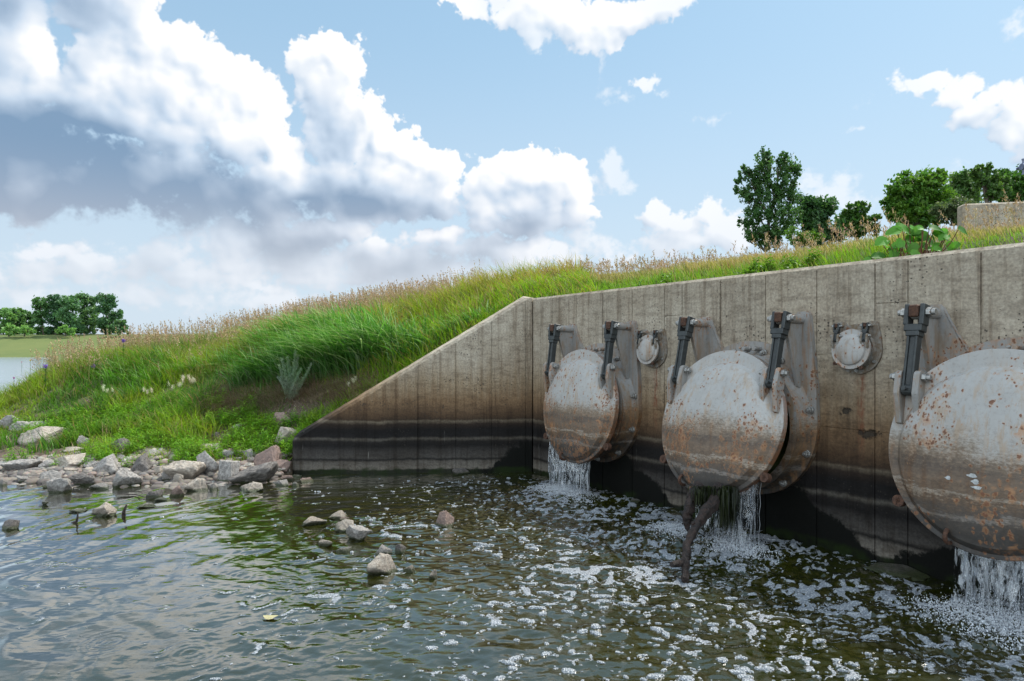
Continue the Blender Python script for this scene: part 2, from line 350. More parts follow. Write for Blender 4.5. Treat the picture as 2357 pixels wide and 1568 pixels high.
def front_of_walls(x, y, off=.17):
    s_, n_ = to_sn(x, y)
    right = (n_ > -off) & (y < wing_y(np.clip(x, WE[0], X0)) + off)
    return right & (x > WE[0] - .05)
def land(x, y):
    x = np.asarray(x, float); y = np.asarray(y, float); sh = x.shape; xf = x.ravel(); yf = y.ravel()
    r = np.empty(len(xf))
    for i in range(0, len(xf), 40000):
        d = np.sqrt((xf[i:i + 40000, None] - AP[:, 0]) ** 2 + (yf[i:i + 40000, None] - AP[:, 1]) ** 2) / 2.4
        r[i:i + 40000] = (np.exp(-d) * (1 + d)) @ WGT
    z = _base(xf, yf) + r
    z = z + (fbm(xf * 1.7, yf * 1.7, 4) - .5) * .12 * sst(z, -.2, .3) + (fbm(xf * 9, yf * 9, 3) - .5) * .035
    return z.reshape(sh)
def bedz(x, y):
    d = np.hypot(x + 3, y - 8.8)
    return -.1 - .3 * sst(d, .4, 3.5) + (fbm(x * 3, y * 3, 4) - .5) * .12
def ground_z(x, y):
    x = np.asarray(x, float); y = np.asarray(y, float)
    z = land(x, y); f = front_of_walls(x, y)
    s_, n_ = to_sn(x, y)
    return np.where(f, np.minimum(bedz(x, y), np.where(x < -2, np.maximum(z, -.6), 9)), z)
def on_ground(u, v, ymin=6., ymax=60.):
    """first point of the ground (or water level) along the sight line through a photo position"""
    ys = np.arange(ymin, ymax, .03); xs = (u - CX) / FPX * ys; zs = EYE - (v - HZ) / FPX * ys
    gz = np.maximum(ground_z(xs, ys), -.02); ok = (gz >= zs)
    i = int(np.argmax(ok)) if ok.any() else len(ys) - 1
    return float(xs[i]), float(ys[i]), float(gz[i])
def PX(v, y): return v / FPX * y

# ------------------------------------------------------------------ materials
def rgb(h): 
    h = h.lstrip('#'); return tuple(((int(h[i:i + 2], 16) / 255 + .055) / 1.055) ** 2.4 for i in (0, 2, 4))

def mat_concrete():
    mt, t, out = material('concrete')
    oc = t.node('ShaderNodeTexCoord').outputs['Object']
    geo = t.node('ShaderNodeNewGeometry'); pz = t.sep(geo.outputs['Position'])[2]
    o = t.sep(oc)
    at = t.node('ShaderNodeAttribute', attribute_type='OBJECT', attribute_name='wet_shift').outputs['Fac']
    # tide marks run level along the wall and wobble a little
    wob = t.m('MULTIPLY_ADD', t.m('SUBTRACT', t.noise(t.scl(oc, (.9, 1, .3)), 1.6, 3.), .5), .07, pz)
    wob = t.m('MULTIPLY_ADD', t.m('SUBTRACT', t.noise(t.scl(oc, (5, 5, 5)), 2., 5., .7), .5), .05, wob); wob = t.m('MULTIPLY_ADD', t.m('SUBTRACT', t.noise(t.scl(oc, (11, 11, .6)), 1.6, 4., .6), .5), t.ss(pz, .72, 1.2, .0, .55), wob)
    bands = t.ramp(t.lin(wob, 0., 1.6), [(0, (.012, .014, .008)), (.028, (.02, .021, .014)), (.04, (.15, .135, .115)), (.10, (.095, .086, .075)), (.118, (.012, .011, .010)),
        (.135, (.062, .057, .052)), (.20, (.036, .033, .031)), (.235, (.012, .011, .011)), (.27, (.018, .016, .015)), (.292, (.09, .082, .07)), (.31, (.014, .013, .013)), (.37, (.010, .009, .009)), (.415, (.026, .017, .012)),
        (.442, (.13, .105, .075)), (.455, (.042, .026, .015)), (.50, (.085, .050, .026)), (.62, (.19, .120, .064)), (.76, (.275, .208, .135)), (1, (.385, .337, .265))][:32])
    bands = t.mix(t.ss(t.noise(t.scl(oc, (2.2, 2.2, 7)), 2.2, 5., .7), .46, .62, 0, .6), bands, t.v('MULTIPLY', bands, (.55, .52, .5)))
    big = t.noise(oc, 1.1, 5., .6)
    streak = t.noise(t.scl(oc, (9, 9, .55)), 1.5, 5., .6)
    fine = t.noise(oc, 45., 5., .65)
    c = t.mix(t.ss(big, .38, .68, 0, .55), bands, t.v('MULTIPLY', bands, (.66, .60, .54)))
    blotch = t.noise(oc, 4.2, 6., .68); c = t.mix(t.ss(blotch, .48, .66, 0, .32), c, t.v('MULTIPLY', c, (.70, .66, .60))); c = t.mix(t.ss(blotch, .46, .32, 0, .35), c, t.v('MULTIPLY', c, (1.35, 1.36, 1.38)))
    c = t.mix(t.ss(streak, .49, .64, 0, .72), c, t.v('MULTIPLY', c, (.55, .5, .46)))
    c = t.mix(t.m('MULTIPLY', t.ss(streak, .46, .28), .28), c, t.v('MULTIPLY', c, (1.35, 1.36, 1.4)))
    c = t.mix(t.ss(fine, .38, .62), t.v('MULTIPLY', c, (.84, .83, .82)), t.v('MULTIPLY', c, (1.18, 1.17, 1.15)))
    # board marks of the formwork
    pan = t.noise(t.comb(t.m('FLOOR', t.m('MULTIPLY', o[0], 1.62)), t.m('FLOOR', t.m('MULTIPLY_ADD', o[2], .82, .12)), 0.), 3.3, 0.)
    c = t.mix(.45, c, t.v('SCALE', c, None, None)) if False else t.v('MULTIPLY', c, t.comb(t.lin(pan, .2, .8, .86, 1.12), t.lin(pan, .2, .8, .86, 1.12), t.lin(pan, .2, .8, .87, 1.13)))
    # air holes
    hv = t.voro(t.v('ADD', oc, t.v('SCALE', t.noise(oc, 30., 2., .5, color=True), None)), 24.)
    hl = t.voro(oc, 9.3); hs = t.noise(oc, 6., 2.)
    dens = t.ss(t.noise(t.scl(oc, (1, 1, 1.3)), 2.3, 3.), .40, .68, .045, .17)
    hole = t.m('LESS_THAN', t.voro(oc, 26.), t.m('MULTIPLY', dens, 1.25))
    hole2 = t.m('LESS_THAN', t.voro(t.v('ADD', oc, t.v('MULTIPLY', t.noise(oc, 22., 3., .6, color=True), (.05, .05, .05))), 11.), t.m('SUBTRACT', dens, .045))
    hole = t.m('MAXIMUM', hole, hole2)
    c = t.mix(t.m('MULTIPLY', hole, .8), c, (.035, .03, .025))
    chip = t.ss(t.noise(oc, 13., 6., .7), .68, .74)
    c = t.mix(t.m('MULTIPLY', chip, .5), c, t.v('MULTIPLY', c, (.4, .36, .33)))
    # pale scratches and lime runs
    lime = t.m('MULTIPLY', t.ss(t.noise(t.scl(oc, (16, 16, 1.1)), 1.4, 3., .5), .70, .78), t.ss(t.noise(oc, 1.7, 2.), .5, .62))
    c = t.mix(t.m('MULTIPLY', lime, .5), c, (.5, .47, .42))
    # black slime thrown up round the outfalls: x positions of the outfalls along the wall
    sl = None
    for nm in ('slime_a', 'slime_b', 'slime_c'):
        sx = t.node('ShaderNodeAttribute', attribute_type='OBJECT', attribute_name=nm).outputs['Fac']
        d = t.m('ABSOLUTE', t.m('SUBTRACT', o[0], sx))
        h = t.m('MULTIPLY_ADD', d, -.62, .74)
        sl = h if sl is None else t.m('MAXIMUM', sl, h)
    rag = t.m('MULTIPLY_ADD', t.m('SUBTRACT', t.noise(oc, 3.2, 7., .72), .5), .62, pz); rag = t.m('ADD', rag, .05)
    slime = t.ss(t.m('SUBTRACT', sl, rag), -.03, .035)
    c = t.mix(slime, c, (.0035, .0038, .003))
    moss = t.m('MULTIPLY', t.ss(t.m('MULTIPLY_ADD', t.m('SUBTRACT', t.noise(oc, 7., 4.), .5), .1, pz), .09, .045), t.ss(t.noise(oc, 3., 3.), .42, .6))
    c = t.mix(moss, c, t.mix(t.noise(oc, 60., 2.), (.004, .008, .002), (.014, .024, .004)))
    # rust runs below the little gates
    for nm in ('rust_a', 'rust_b'):
        sx = t.node('ShaderNodeAttribute', attribute_type='OBJECT', attribute_name=nm).outputs['Fac']
        d = t.m('ABSOLUTE', t.m('MULTIPLY_ADD', t.m('SUBTRACT', t.noise(oc, 9., 3.), .5), .06, t.m('SUBTRACT', o[0], sx)))
        run = t.m('MULTIPLY', t.ss(d, .045, .008), t.m('MULTIPLY', t.ss(pz, .75, 1.1), t.ss(pz, 1.5, 1.44)))
        run = t.m('MULTIPLY', run, t.ss(t.noise(t.scl(oc, (20, 20, 5)), 1.5, 4., .6), .38, .6))
        c = t.mix(t.m('MULTIPLY', run, .75), c, (.16, .045, .018))
    # damp dark patches and the broken spots on the right bay
    patch = t.m('MULTIPLY', t.ss(t.v('LENGTH', t.v('MULTIPLY_ADD', oc, (2.8, 0, 2.2), (-12.4, 0, -2.62)), out=1), 1.0, .25), t.ss(t.noise(oc, 4., 5., .65), .36, .55))
    c = t.mix(t.m('MULTIPLY', patch, .6), c, t.v('MULTIPLY', c, (.5, .47, .43)))
    sp = t.ss(t.m('MULTIPLY_ADD', t.noise(oc, 14., 5., .7), 2.2, t.v('LENGTH', t.v('MULTIPLY_ADD', oc, (7, 0, 15), (-7 * 4.66, 0, -15 * .995)), out=1)), 1.75, 1.35)
    sp2 = t.ss(t.m('MULTIPLY_ADD', t.noise(oc, 14., 5., .7), 2.2, t.v('LENGTH', t.v('MULTIPLY_ADD', oc, (9, 0, 18), (-9 * 4.46, 0, -18 * 1.16)), out=1)), 1.6, 1.3)
    sp = t.m('MULTIPLY', t.m('MAXIMUM', sp, sp2), t.node('ShaderNodeAttribute', attribute_type='OBJECT', attribute_name='spalled').outputs['Fac'])
    c = t.mix(t.m('MULTIPLY', sp, .85), c, (.02, .017, .013))
    rough = t.lin(wob, .2, .6, .45, .88)
    rough = t.mix(slime, rough, (.7, .7, .7))
    h = t.m('ADD', t.m('MULTIPLY', fine, .25), t.m('MULTIPLY', hole, -1.2))
    h = t.m('ADD', h, t.m('MULTIPLY', streak, .5)); h = t.m('ADD', h, t.m('MULTIPLY', chip, -1.0)); h = t.m('ADD', h, t.m('MULTIPLY', sp, -6.)); h = t.m('ADD', h, t.m('MULTIPLY', t.noise(oc, 12., 4.), .6))
    nb = t.bump(h, .8, .006)
    bs_ = principled(t, out, Base_Color=c, Roughness=rough, Normal=nb); t.put(bs_.inputs['Specular IOR Level'], t.ss(pz, .4, .9, .12, .4))
    return mt

def mat_gate(name, seed=0., rust_bias=0., shift=0., edges=True, warmth=.62, tone=1.):
    """old grey-blue paint, tide stained brown and black low down, rust breaking through"""
    mt, t, out = material(name)
    oc = t.node('ShaderNodeTexCoord').outputs['Object']
    geo = t.node('ShaderNodeNewGeometry'); wp = geo.outputs['Position']; pz = t.sep(wp)[2]
    p = t.v('ADD', wp, (seed * 3.1, seed * 1.7, seed * .3))
    paint = t.mix(t.noise(p, 5., 4.), (.31, .305, .295), (.43, .415, .395))
    paint = t.v('MULTIPLY', paint, (tone, tone, tone))
    n_big = t.m('SUBTRACT', t.noise(p, 2.6, 5., .62), .5); n_lev = t.m('SUBTRACT', t.noise(t.scl(p, (1.2, 1.2, 9)), 2., 5., .68), .5); n_run = t.m('SUBTRACT', t.noise(t.scl(p, (13, 13, 1.1)), 1.3, 5., .65), .5)
    grain = t.noise(t.scl(p, (16, 16, 34)), 2.2, 5., .72)
    zz = t.m('ADD', pz, shift); wob2 = t.m('MULTIPLY_ADD', n_lev, .20, t.m('MULTIPLY_ADD', n_big, .12, t.m('MULTIPLY_ADD', t.m('SUBTRACT', grain, .5), .10, zz)))
    st = t.ramp(t.lin(wob2, .35, 1.25), [(0, (.028, .027, .027)), (.10, (.075, .07, .066)), (.17, (.04, .037, .034)), (.26, (.065, .055, .046)), (.30, (.22, .20, .18)), (.32, (.07, .058, .048)), (.40, (.12, .082, .052)), (.435, (.30, .265, .22)), (.45, (.12, .086, .058)),
        (.54, (.15, .11, .078)), (.60, (.095, .073, .056)), (.70, (.20, .155, .112)), (.80, (.25, .215, .17)), (1, (.33, .31, .275))])
    edge_ = t.m('ADD', t.m('MULTIPLY_ADD', n_big, .42, zz), t.m('MULTIPLY_ADD', n_run, .30, t.m('MULTIPLY', t.m('SUBTRACT', grain, .5), .34)))
    fac = t.ss(edge_, 1.16, .95)
    c = t.mix(fac, paint, t.v('MULTIPLY', st, (.86, .83, .82)))
    c = t.mix(t.m('MULTIPLY', t.ss(grain, .40, .62, 0, .55), fac), c, t.v('MULTIPLY', c, (1.75, 1.7, 1.6)))
    c = t.mix(t.ss(t.noise(p, 38., 5., .7), .5, .72, 0, .45), c, t.v('MULTIPLY', c, (.55, .50, .45)))
    mot = t.noise(p, 9., 6., .7); c = t.mix(t.m('MULTIPLY', t.ss(mot, .46, .62), t.m('MULTIPLY_ADD', fac, .38, .12)), c, t.v('MULTIPLY', c, (.62, .54, .46))); c = t.mix(t.m('MULTIPLY', t.ss(mot, .45, .34), t.m('MULTIPLY_ADD', fac, .24, .08)), c, t.v('MULTIPLY', c, (1.3, 1.3, 1.32)))
    scum = t.m('MULTIPLY', t.ss(zz, .80, .42), t.ss(t.noise(p, 6., 5., .7), .35, .6)); c = t.mix(t.m('MULTIPLY', scum, .6), c, (.028, .026, .024))
    warm = t.m('MULTIPLY', t.ss(n_run, -.02, .16), t.ss(zz, 2.1, 1.1)); c = t.mix(t.m('MULTIPLY', warm, warmth), c, t.v('MULTIPLY', c, (.95, .66, .40)))
    if not edges: c = t.mix(t.m('MULTIPLY', t.ss(t.noise(t.scl(p, (7, 7, 2.2)), 1.2, 6., .68), .47, .66), .62), c, t.mix(grain, (.13, .085, .05), (.27, .17, .085)))
    # rust blisters, crowded in patches and nearly absent elsewhere, each with a short stain below
    clus = t.ss(t.noise(t.v('ADD', p, (3, 1, 2)), 1.9, 4., .6), .45, .68)
    rspot = None; rhalo = None
    for sc_, th0, th1, bias in ((24., .34, .20, .0), (46., .36, .22, .04), (11., .22, .10, -.13)):
        pw = t.v('ADD', t.scl(p, (1, 1, .82)), t.v('MULTIPLY', t.noise(p, sc_ * 1.7, 3., .6, color=True), (.95 / sc_,) * 3))
        vd = t.voro(pw, sc_); sel = t.m('GREATER_THAN', t.sep(t.voro(pw, sc_, out='Color'))[0], t.m('MULTIPLY_ADD', clus, -.72, 1.02 - rust_bias - bias))
        sp = t.m('MULTIPLY', t.ss(vd, th0, th1), sel); rspot = sp if rspot is None else t.m('MAXIMUM', rspot, sp)
        ha = t.m('MULTIPLY', t.ss(vd, .62, .15), sel); rhalo = ha if rhalo is None else t.m('MAXIMUM', rhalo, ha)
    spot = rspot
    c = t.mix(t.m('MULTIPLY', rhalo, .6), c, (.42, .20, .08))
    c = t.mix(t.m('MULTIPLY', spot, .9), c, t.mix(t.noise(p, 70., 2.), (.06, .02, .012), (.19, .07, .028)))
    c = t.mix(t.m('MULTIPLY', t.ss(t.noise(t.scl(p, (11, 11, 1.0)), 1.5, 5., .65), .62 if edges else .50, .78 if edges else .68), .6), c, t.mix(grain, (.20, .085, .03), (.36, .20, .09)))
    blot = t.ss(t.noise(t.v('ADD', p, (9, 2, 5)), 3.0, 6., .7), .66, .76)
    c = t.mix(t.m('MULTIPLY', blot, .5), c, t.mix(grain, (.13, .05, .02), (.30, .15, .06)))
    # worn rusty arrises
    pt = geo.outputs['Pointiness']; edge = t.ss(pt, .535, .62)
    ecol = t.m('MULTIPLY', edge, t.ss(t.noise(p, 16., 4., .6), .38, .55))
    if edges: c = t.mix(ecol, c, (.20, .08, .035))
    h = t.m('ADD', t.m('MULTIPLY', grain, .3), t.m('MULTIPLY', spot, .8)); h = t.m('ADD', h, t.m('MULTIPLY', t.noise(p, 60., 3.), .3))
    principled(t, out, Base_Color=c, Roughness=t.m('MULTIPLY_ADD', grain, .2, .5), Metallic=0., Normal=t.bump(h, .55, .004))
    return mt

def mat_plain(name, col, rough=.6, metal=0., var=.25, scale=20., bump=.3, dist=.003, rust=0., col2=None):
    mt, t, out = material(name)
    wp = t.node('ShaderNodeNewGeometry').outputs['Position']
    nz = t.noise(wp, scale, 5., .65)
    c2 = col2 or tuple(x * (1 - var * 2) for x in col)
    c = t.mix(t.ss(nz, .3, .7), col, c2)
    if rust:
        c = t.mix(t.ss(t.noise(wp, scale * .7, 6., .7), .66 - rust * .25, .78 - rust * .25), c, (.19, .065, .022))
    principled(t, out, Base_Color=c, Roughness=rough, Metallic=metal, Normal=t.bump(nz, bump, dist))
    return mt

def mat_leaf(name, trans=.35, rough=.55, sat=1.):
    """blade and leaf colour comes from the plant itself (attribute), light passes through thin leaves"""
    mt, t, out = material(name)
    a = t.node('ShaderNodeAttribute', attribute_name='Col').outputs['Color']
    wp = t.node('ShaderNodeNewGeometry').outputs['Position']
    c = t.v('MULTIPLY', a, t.v('MULTIPLY_ADD', t.noise(wp, 3., 3., color=True), (.5, .45, .4), (.75, .78, .8)))
    d = t.node('ShaderNodeBsdfPrincipled', {'Base Color': c, 'Roughness': rough})
    d.inputs['Specular IOR Level'].default_value = .35
    tr = t.node('ShaderNodeBsdfTranslucent', {'Color': t.v('MULTIPLY', c, (1.25, 1.35, .7))})
    mx = t.node('ShaderNodeMixShader', {0: trans}); t.l.new(d.outputs[0], mx.inputs[1]); t.l.new(tr.outputs[0], mx.inputs[2])
    t.l.new(mx.outputs[0], out.inputs[0])
    return mt

def mat_rock(name, ca, cb, seed):
    mt, t, out = material(name)
    oc = t.node('ShaderNodeTexCoord').outputs['Object']; pz = t.sep(t.node('ShaderNodeNewGeometry').outputs['Position'])[2]
    rnd = t.node('ShaderNodeObjectInfo').outputs['Random']
    p = t.v('ADD', oc, t.comb(t.m('MULTIPLY', rnd, 9.), seed, 0.))
    n1 = t.noise(p, 5., 6., .65); n2 = t.noise(p, 26., 5., .7); st = t.noise(t.scl(p, (3, 3, 16)), 1.6, 4., .6)
    c = t.mix(t.ss(n1, .32, .68), ca, cb)
    c = t.mix(t.ss(st, .45, .7, 0, .4), c, t.v('MULTIPLY', c, (.6, .57, .55)))
    c = t.mix(t.ss(n2, .4, .68, 0, .5), c, t.v('MULTIPLY', c, (1.4, 1.38, 1.34)))
    crack = t.ss(t.voro(t.v('ADD', p, t.v('MULTIPLY', t.noise(p, 8., 3., color=True), (.12, .12, .12))), 5., 'DISTANCE_TO_EDGE'), .035, .0)
    c = t.mix(t.m('MULTIPLY', crack, .55), c, t.v('MULTIPLY', c, (.25, .22, .2)))
    spt = t.m('LESS_THAN', t.voro(p, 30.), .11); c = t.mix(t.m('MULTIPLY', spt, .5), c, (.08, .07, .06))
    wz = t.m('MULTIPLY_ADD', t.m('SUBTRACT', t.noise(p, 9., 4.), .5), .05, pz)
    c = t.mix(t.m('MULTIPLY', t.ss(wz, .10, .055), .55), c, t.v('MULTIPLY', c, (.45, .43, .40)))
    c = t.mix(t.m('MULTIPLY', t.ss(wz, .042, .018), .9), c, t.mix(n2, (.012, .018, .004), (.05, .065, .012)))
    h = t.m('ADD', t.m('MULTIPLY', n2, .5), t.m('MULTIPLY', n1, 1.)); h = t.m('ADD', h, t.m('MULTIPLY', crack, -.5)); h = t.m('ADD', h, t.m('MULTIPLY', st, .5))
    principled(t, out, Base_Color=c, Roughness=t.ss(wz, .03, .09, .35, .85), Normal=t.bump(h, .9, .012))
    return mt

M = {}
M['concrete'] = mat_concrete()
M['gateA'] = mat_gate('painted_iron_gate_a', 1., .10)
M['gateB'] = mat_gate('painted_iron_gate_b', 2., -.02)
M['gateC'] = mat_gate('painted_iron_gate_c', 3.4, .0, -.0)
M['frameM'] = mat_gate('painted_iron_frame', 5.2, -.05, -.02, False, .85, .72)
M['smallM'] = mat_gate('painted_iron_small', 6.3, .10, .0, False, .5, 1.)
M['smallF'] = mat_plain('rust_streaked_flange', (.27, .26, .24), .8, 0, .2, 22., .6, .004, rust=.35, col2=(.15, .10, .055))
M['arm'] = mat_plain('dark_grey_arm_iron', (.045, .05, .05), .5, .2, .2, 25.)
M['bolt'] = mat_plain('galvanised_bolt', (.42, .41, .39), .38, .7, .25, 60., rust=.25)
M['rusty'] = mat_plain('rusty_iron', (.10, .045, .024), .8, .1, .3, 60., .6, col2=(.035, .016, .010))
M['dark'] = mat_plain('pipe_shade_black', (.015, .013, .011), .8, 0, .2)  # near-black colour stands in for the shade deep in the pipe
M['seal'] = mat_plain('black_rubber_seal', (.03, .03, .03), .6, 0, .2)
M['leaf'] = mat_leaf('grass_blade', .45)
M['leaf2'] = mat_leaf('tree_leaf', .42, .5)
M['dry'] = mat_leaf('dry_straw', .2, .8)
M['rockA'] = mat_rock('grey_limestone', (.38, .355, .33), (.19, .175, .165), 0.)
M['rockB'] = mat_rock('tan_stone', (.44, .39, .33), (.27, .225, .185), 3.)
M['rockC'] = mat_rock('reddish_stone', (.30, .205, .17), (.20, .145, .125), 6.)
M['rockD'] = mat_rock('dark_stone', (.20, .18, .165), (.075, .066, .062), 9.)
M['bark'] = mat_plain('tree_bark', (.16, .13, .10), .9, 0, .3, 9., .9, .02)
M['wood'] = mat_plain('wet_driftwood', (.040, .020, .014), .6, 0, .35, 30., 1., .05, col2=(.008, .0055, .0045))
M['algae'] = mat_leaf('hanging_algae', .15, .4)
M['flower'] = mat_leaf('petal', .3, .6)
M['label'] = mat_plain('torn_paper_label', (.55, .56, .56), .5, 0, .25, 60.)
M['bluemetal'] = mat_plain('blue_grey_painted_metal', (.16, .18, .27), .45, .3, .2, 30., rust=.1)

# ------------------------------------------------------------------ ground
def mat_ground():
    mt, t, out = material('bank_soil')
    wp = t.node('ShaderNodeNewGeometry').outputs['Position']; z = t.sep(wp)[2]; y = t.sep(wp)[1]
    n = t.noise(wp, 2., 6., .65); f = t.noise(wp, 30., 5., .7)
    soil = t.mix(n, (.045, .030, .019), (.13, .092, .062))
    soil = t.mix(t.m('LESS_THAN', t.voro(wp, 22.), .26), soil, t.mix(t.voro(wp, 22., out='Color'), (.10, .075, .055), (.30, .25, .2)))
    green = t.mix(t.noise(wp, 5., 5.), (.035, .055, .010), (.085, .105, .022))
    c = t.mix(t.m('MULTIPLY', t.ss(t.noise(wp, 1.3, 4.), .40, .52), t.ss(z, .25, .6)), soil, green)
    mud = t.mix(n, (.075, .05, .022), (.025, .028, .010))
    mud = t.mix(t.ss(t.noise(wp, 1.6, 4., .6), .5, .68), mud, (.125, .082, .03))
    mud = t.mix(t.m('LESS_THAN', t.voro(wp, 9.), .3), mud, t.v('MULTIPLY', mud, (1.7, 1.6, 1.4)))
    c = t.mix(t.ss(z, .05, -.04), c, mud)
    far = t.mix(t.noise(wp, .12, 5., .65), (.055, .095, .018), (.14, .155, .04))
    c = t.mix(t.ss(y, 26., 34.), c, far)
    principled(t, out, Base_Color=c, Roughness=t.ss(z, .0, .1, .5, .95), Normal=t.bump(f, .8, .02))
    return mt
M['ground'] = mat_ground()
def grade(lo, hi, step, far_lo, far_hi, g=1.25):
    mid = list(np.arange(lo, hi + step / 2, step)); a = []; x = lo; d = step
    while x > far_lo: d *= g; x -= d; a.append(x)
    b = []; x = hi; d = step
    while x < far_hi: d *= g; x += d; b.append(x)
    return np.array(a[::-1] + mid + b)
def grid_faces(nx, ny):
    i = np.arange(nx - 1)[:, None] * ny + np.arange(ny - 1)[None, :]
    return np.stack([i, i + ny, i + ny + 1, i + 1], -1).reshape(-1, 4)
gx = grade(-13, 7.5, .09, -900, 900, 1.09); gy = grade(2, 19, .09, -60, 1500, 1.06)
GX, GY = np.meshgrid(gx, gy, indexing='ij')
GZ = ground_z(GX, GY)
# the far bank of the river, a mown slope with a level top
far_n = to_sn(GX, GY)[1]
fb = np.clip((far_n - 72) / 22, 0, 1) * 4.4 - .9
far_up = np.where(far_n > 60, fb + np.where(far_n > 94, 0, 0), -2)
side = sst(GX, -15, -40) * 0
GZ = np.where((far_n > 60) & (GY > 8), np.maximum(GZ, far_up), GZ)
# the river turns: beyond 190 m the land closes across the view
cl = sst(GY, 165, 215) * 7.9 - .9
GZ = np.where(GY > 150, np.maximum(GZ, cl), GZ)
ground = np_mesh('ground', np.stack([GX, GY, GZ], -1).reshape(-1, 3), [grid_faces(len(gx), len(gy))], M['ground'], smooth=True)
tag(ground, 'earth bank and levee with the stony stream bed', 'ground', kind='structure')

# ------------------------------------------------------------------ water
FALLS = [(1.45, .50), (3.62, .70), (5.75, .62)]                  # along wall, out from wall
FXY = [hw(*f)[:2] for f in FALLS]
wx = grade(-6.6, 4.2, .016, -700, 500, 1.3); wy = grade(2.7, 10.2, .016, -40, 900, 1.3)
WX, WY = np.meshgrid(wx, wy, indexing='ij')
def chop(x, y):
    a = 0
    # long lazy ripples spreading left from the outfalls, warped by slow eddies
    wxp = x + (fbm(x * .8, y * .8, 3) - .5) * .9; wyp = y + (fbm(x * .8 + 40, y * .8 + 9, 3) - .5) * .9
    for (cx_, cy_), amp, lam in ((FXY[0], 1., .34), (FXY[1], 1.15, .41), (FXY[2], .9, .30), ((-.9, 5.9), .55, .23)):
        r = np.hypot(wxp - cx_, wyp - cy_)
        a = a + amp * np.sin(2 * np.pi * r / lam + 3 * fbm(x * 1.5, y * 1.5, 2)) * np.exp(-r / 6.5) * .0030 * (.4 + 1.2 * fbm(x * 1.1 + amp * 7, y * 1.1, 2))
        a = a + amp * np.sin(2 * np.pi * r / (lam * .37)) * np.exp(-r / 2.0) * .0018
    near = 0
    for (cx_, cy_) in FXY: near = near + np.exp(-(np.hypot(x - cx_, (y - cy_)) / 1.0) ** 1.5)
    rip = sst(x, -3.5, .3)
    a = a + (fbm(x * 1.6, y * 4.0, 3, .5) - .5) * .009 + (fbm(x * 9, y * 13, 4, .6) - .5) * (.0010 + .0125 * rip + .05 * near)
    a = a + (fbm(x * 26 + 5, y * 34, 3, .6) - .5) * (.0003 + .0042 * rip + .05 * near)
    return a, near
WZ, NEAR = chop(WX, WY)
# small rings round floating bubbles
for (u, v, rr) in ((740,1362,.16),(1000,1278,.0),(660,1338,.1),(560,1325,.08),(440,1505,.14),(365,1180,.05),(250,1478,.12),(620,1500,.1)):
    y = EYE * FPX / (v - HZ); x = (u - CX) / FPX * y
    d = np.hypot(WX - x, WY - y); WZ = WZ + .0022 * np.cos(2 * np.pi * d / .045) * np.exp(-(d / (rr + .03)) ** 2)
damp = np.clip(1 - np.hypot(np.maximum(np.abs(WX + 1.2) - 5.4, 0), np.maximum(np.abs(WY - 6.45) - 3.7, 0)) / 2., 0, 1)
WZ = WZ * damp
# foam drifts away from the three outfalls in torn ribbons
def foam_field(x, y):
    dens = 0
    for (cx_, cy_), k, L in ((FXY[0], .95, 1.5), (FXY[1], 1.12, 2.0), (FXY[2], 1.1, 1.7)):
        dx = x - cx_; dy = y - cy_
        r = np.hypot(dx * .9, dy); dens = dens + k * np.exp(-r / L) * .9
        dens = dens + 1.6 * np.exp(-(np.hypot(dx, dy * 1.25) / .34) ** 2)
    return dens
DENS = foam_field(WX, WY)
wa = WX + (fbm(WX * 1.6 + 3, WY * 1.6, 4) - .5) * 1.3; wb = WY + (fbm(WX * 1.6 + 60, WY * 1.6 + 8, 4) - .5) * 1.3
rot = .35
ra = wa * math.cos(rot) + wb * math.sin(rot); rb = -wa * math.sin(rot) + wb * math.cos(rot)
Dn = np.clip(DENS, 0, 1.3)
r1 = fbm(ra * 2.1, rb * 5.0, 5, .6); r2 = fbm(ra * 5.2 + 50, rb * 10. + 20, 4, .6)
clump = fbm(ra * 8 + 11, rb * 17, 4, .6); patchy = sst(fbm(wa * .9 + 5, wb * 1.5, 3), .36, .62)
lace = (.018 + .044 * Dn * patchy) - np.abs(r1 - .5) - .17 * np.clip(.85 - Dn, 0, 1)
lace2 = (.010 + .046 * Dn * patchy) - np.abs(r2 - .5) - .20 * np.clip(.9 - Dn, 0, 1)
patch = clump - (.755 - .19 * Dn - .045 * patchy)
FOAM = np.maximum(np.maximum(lace * 3.2, lace2 * 2.6), patch * 1.5) + (clump - .5) * .35
FOAM = FOAM - .16 * sst(WX, -.8, -3.4) - .135 + .10 * sst(fbm(WX * 1.3 + 70, WY * 2., 3), .42, .6)
core = 0
for (cx_, cy_) in FXY: core = core + np.exp(-(np.hypot(WX - cx_, (WY - cy_) * 1.3) / .36) ** 2)
FOAM = FOAM + core * (.10 + .5 * (r2 - .40))
FOAM = FOAM + .10 * np.exp(-((to_sn(WX, WY)[1] - .16 - .12 * vn(WX * 3, WY * 3)) / .05) ** 2)
WZ = WZ + np.clip(FOAM, 0, .3) * .03 + core * .05 * (fbm(WX * 14, WY * 18, 4, .6))
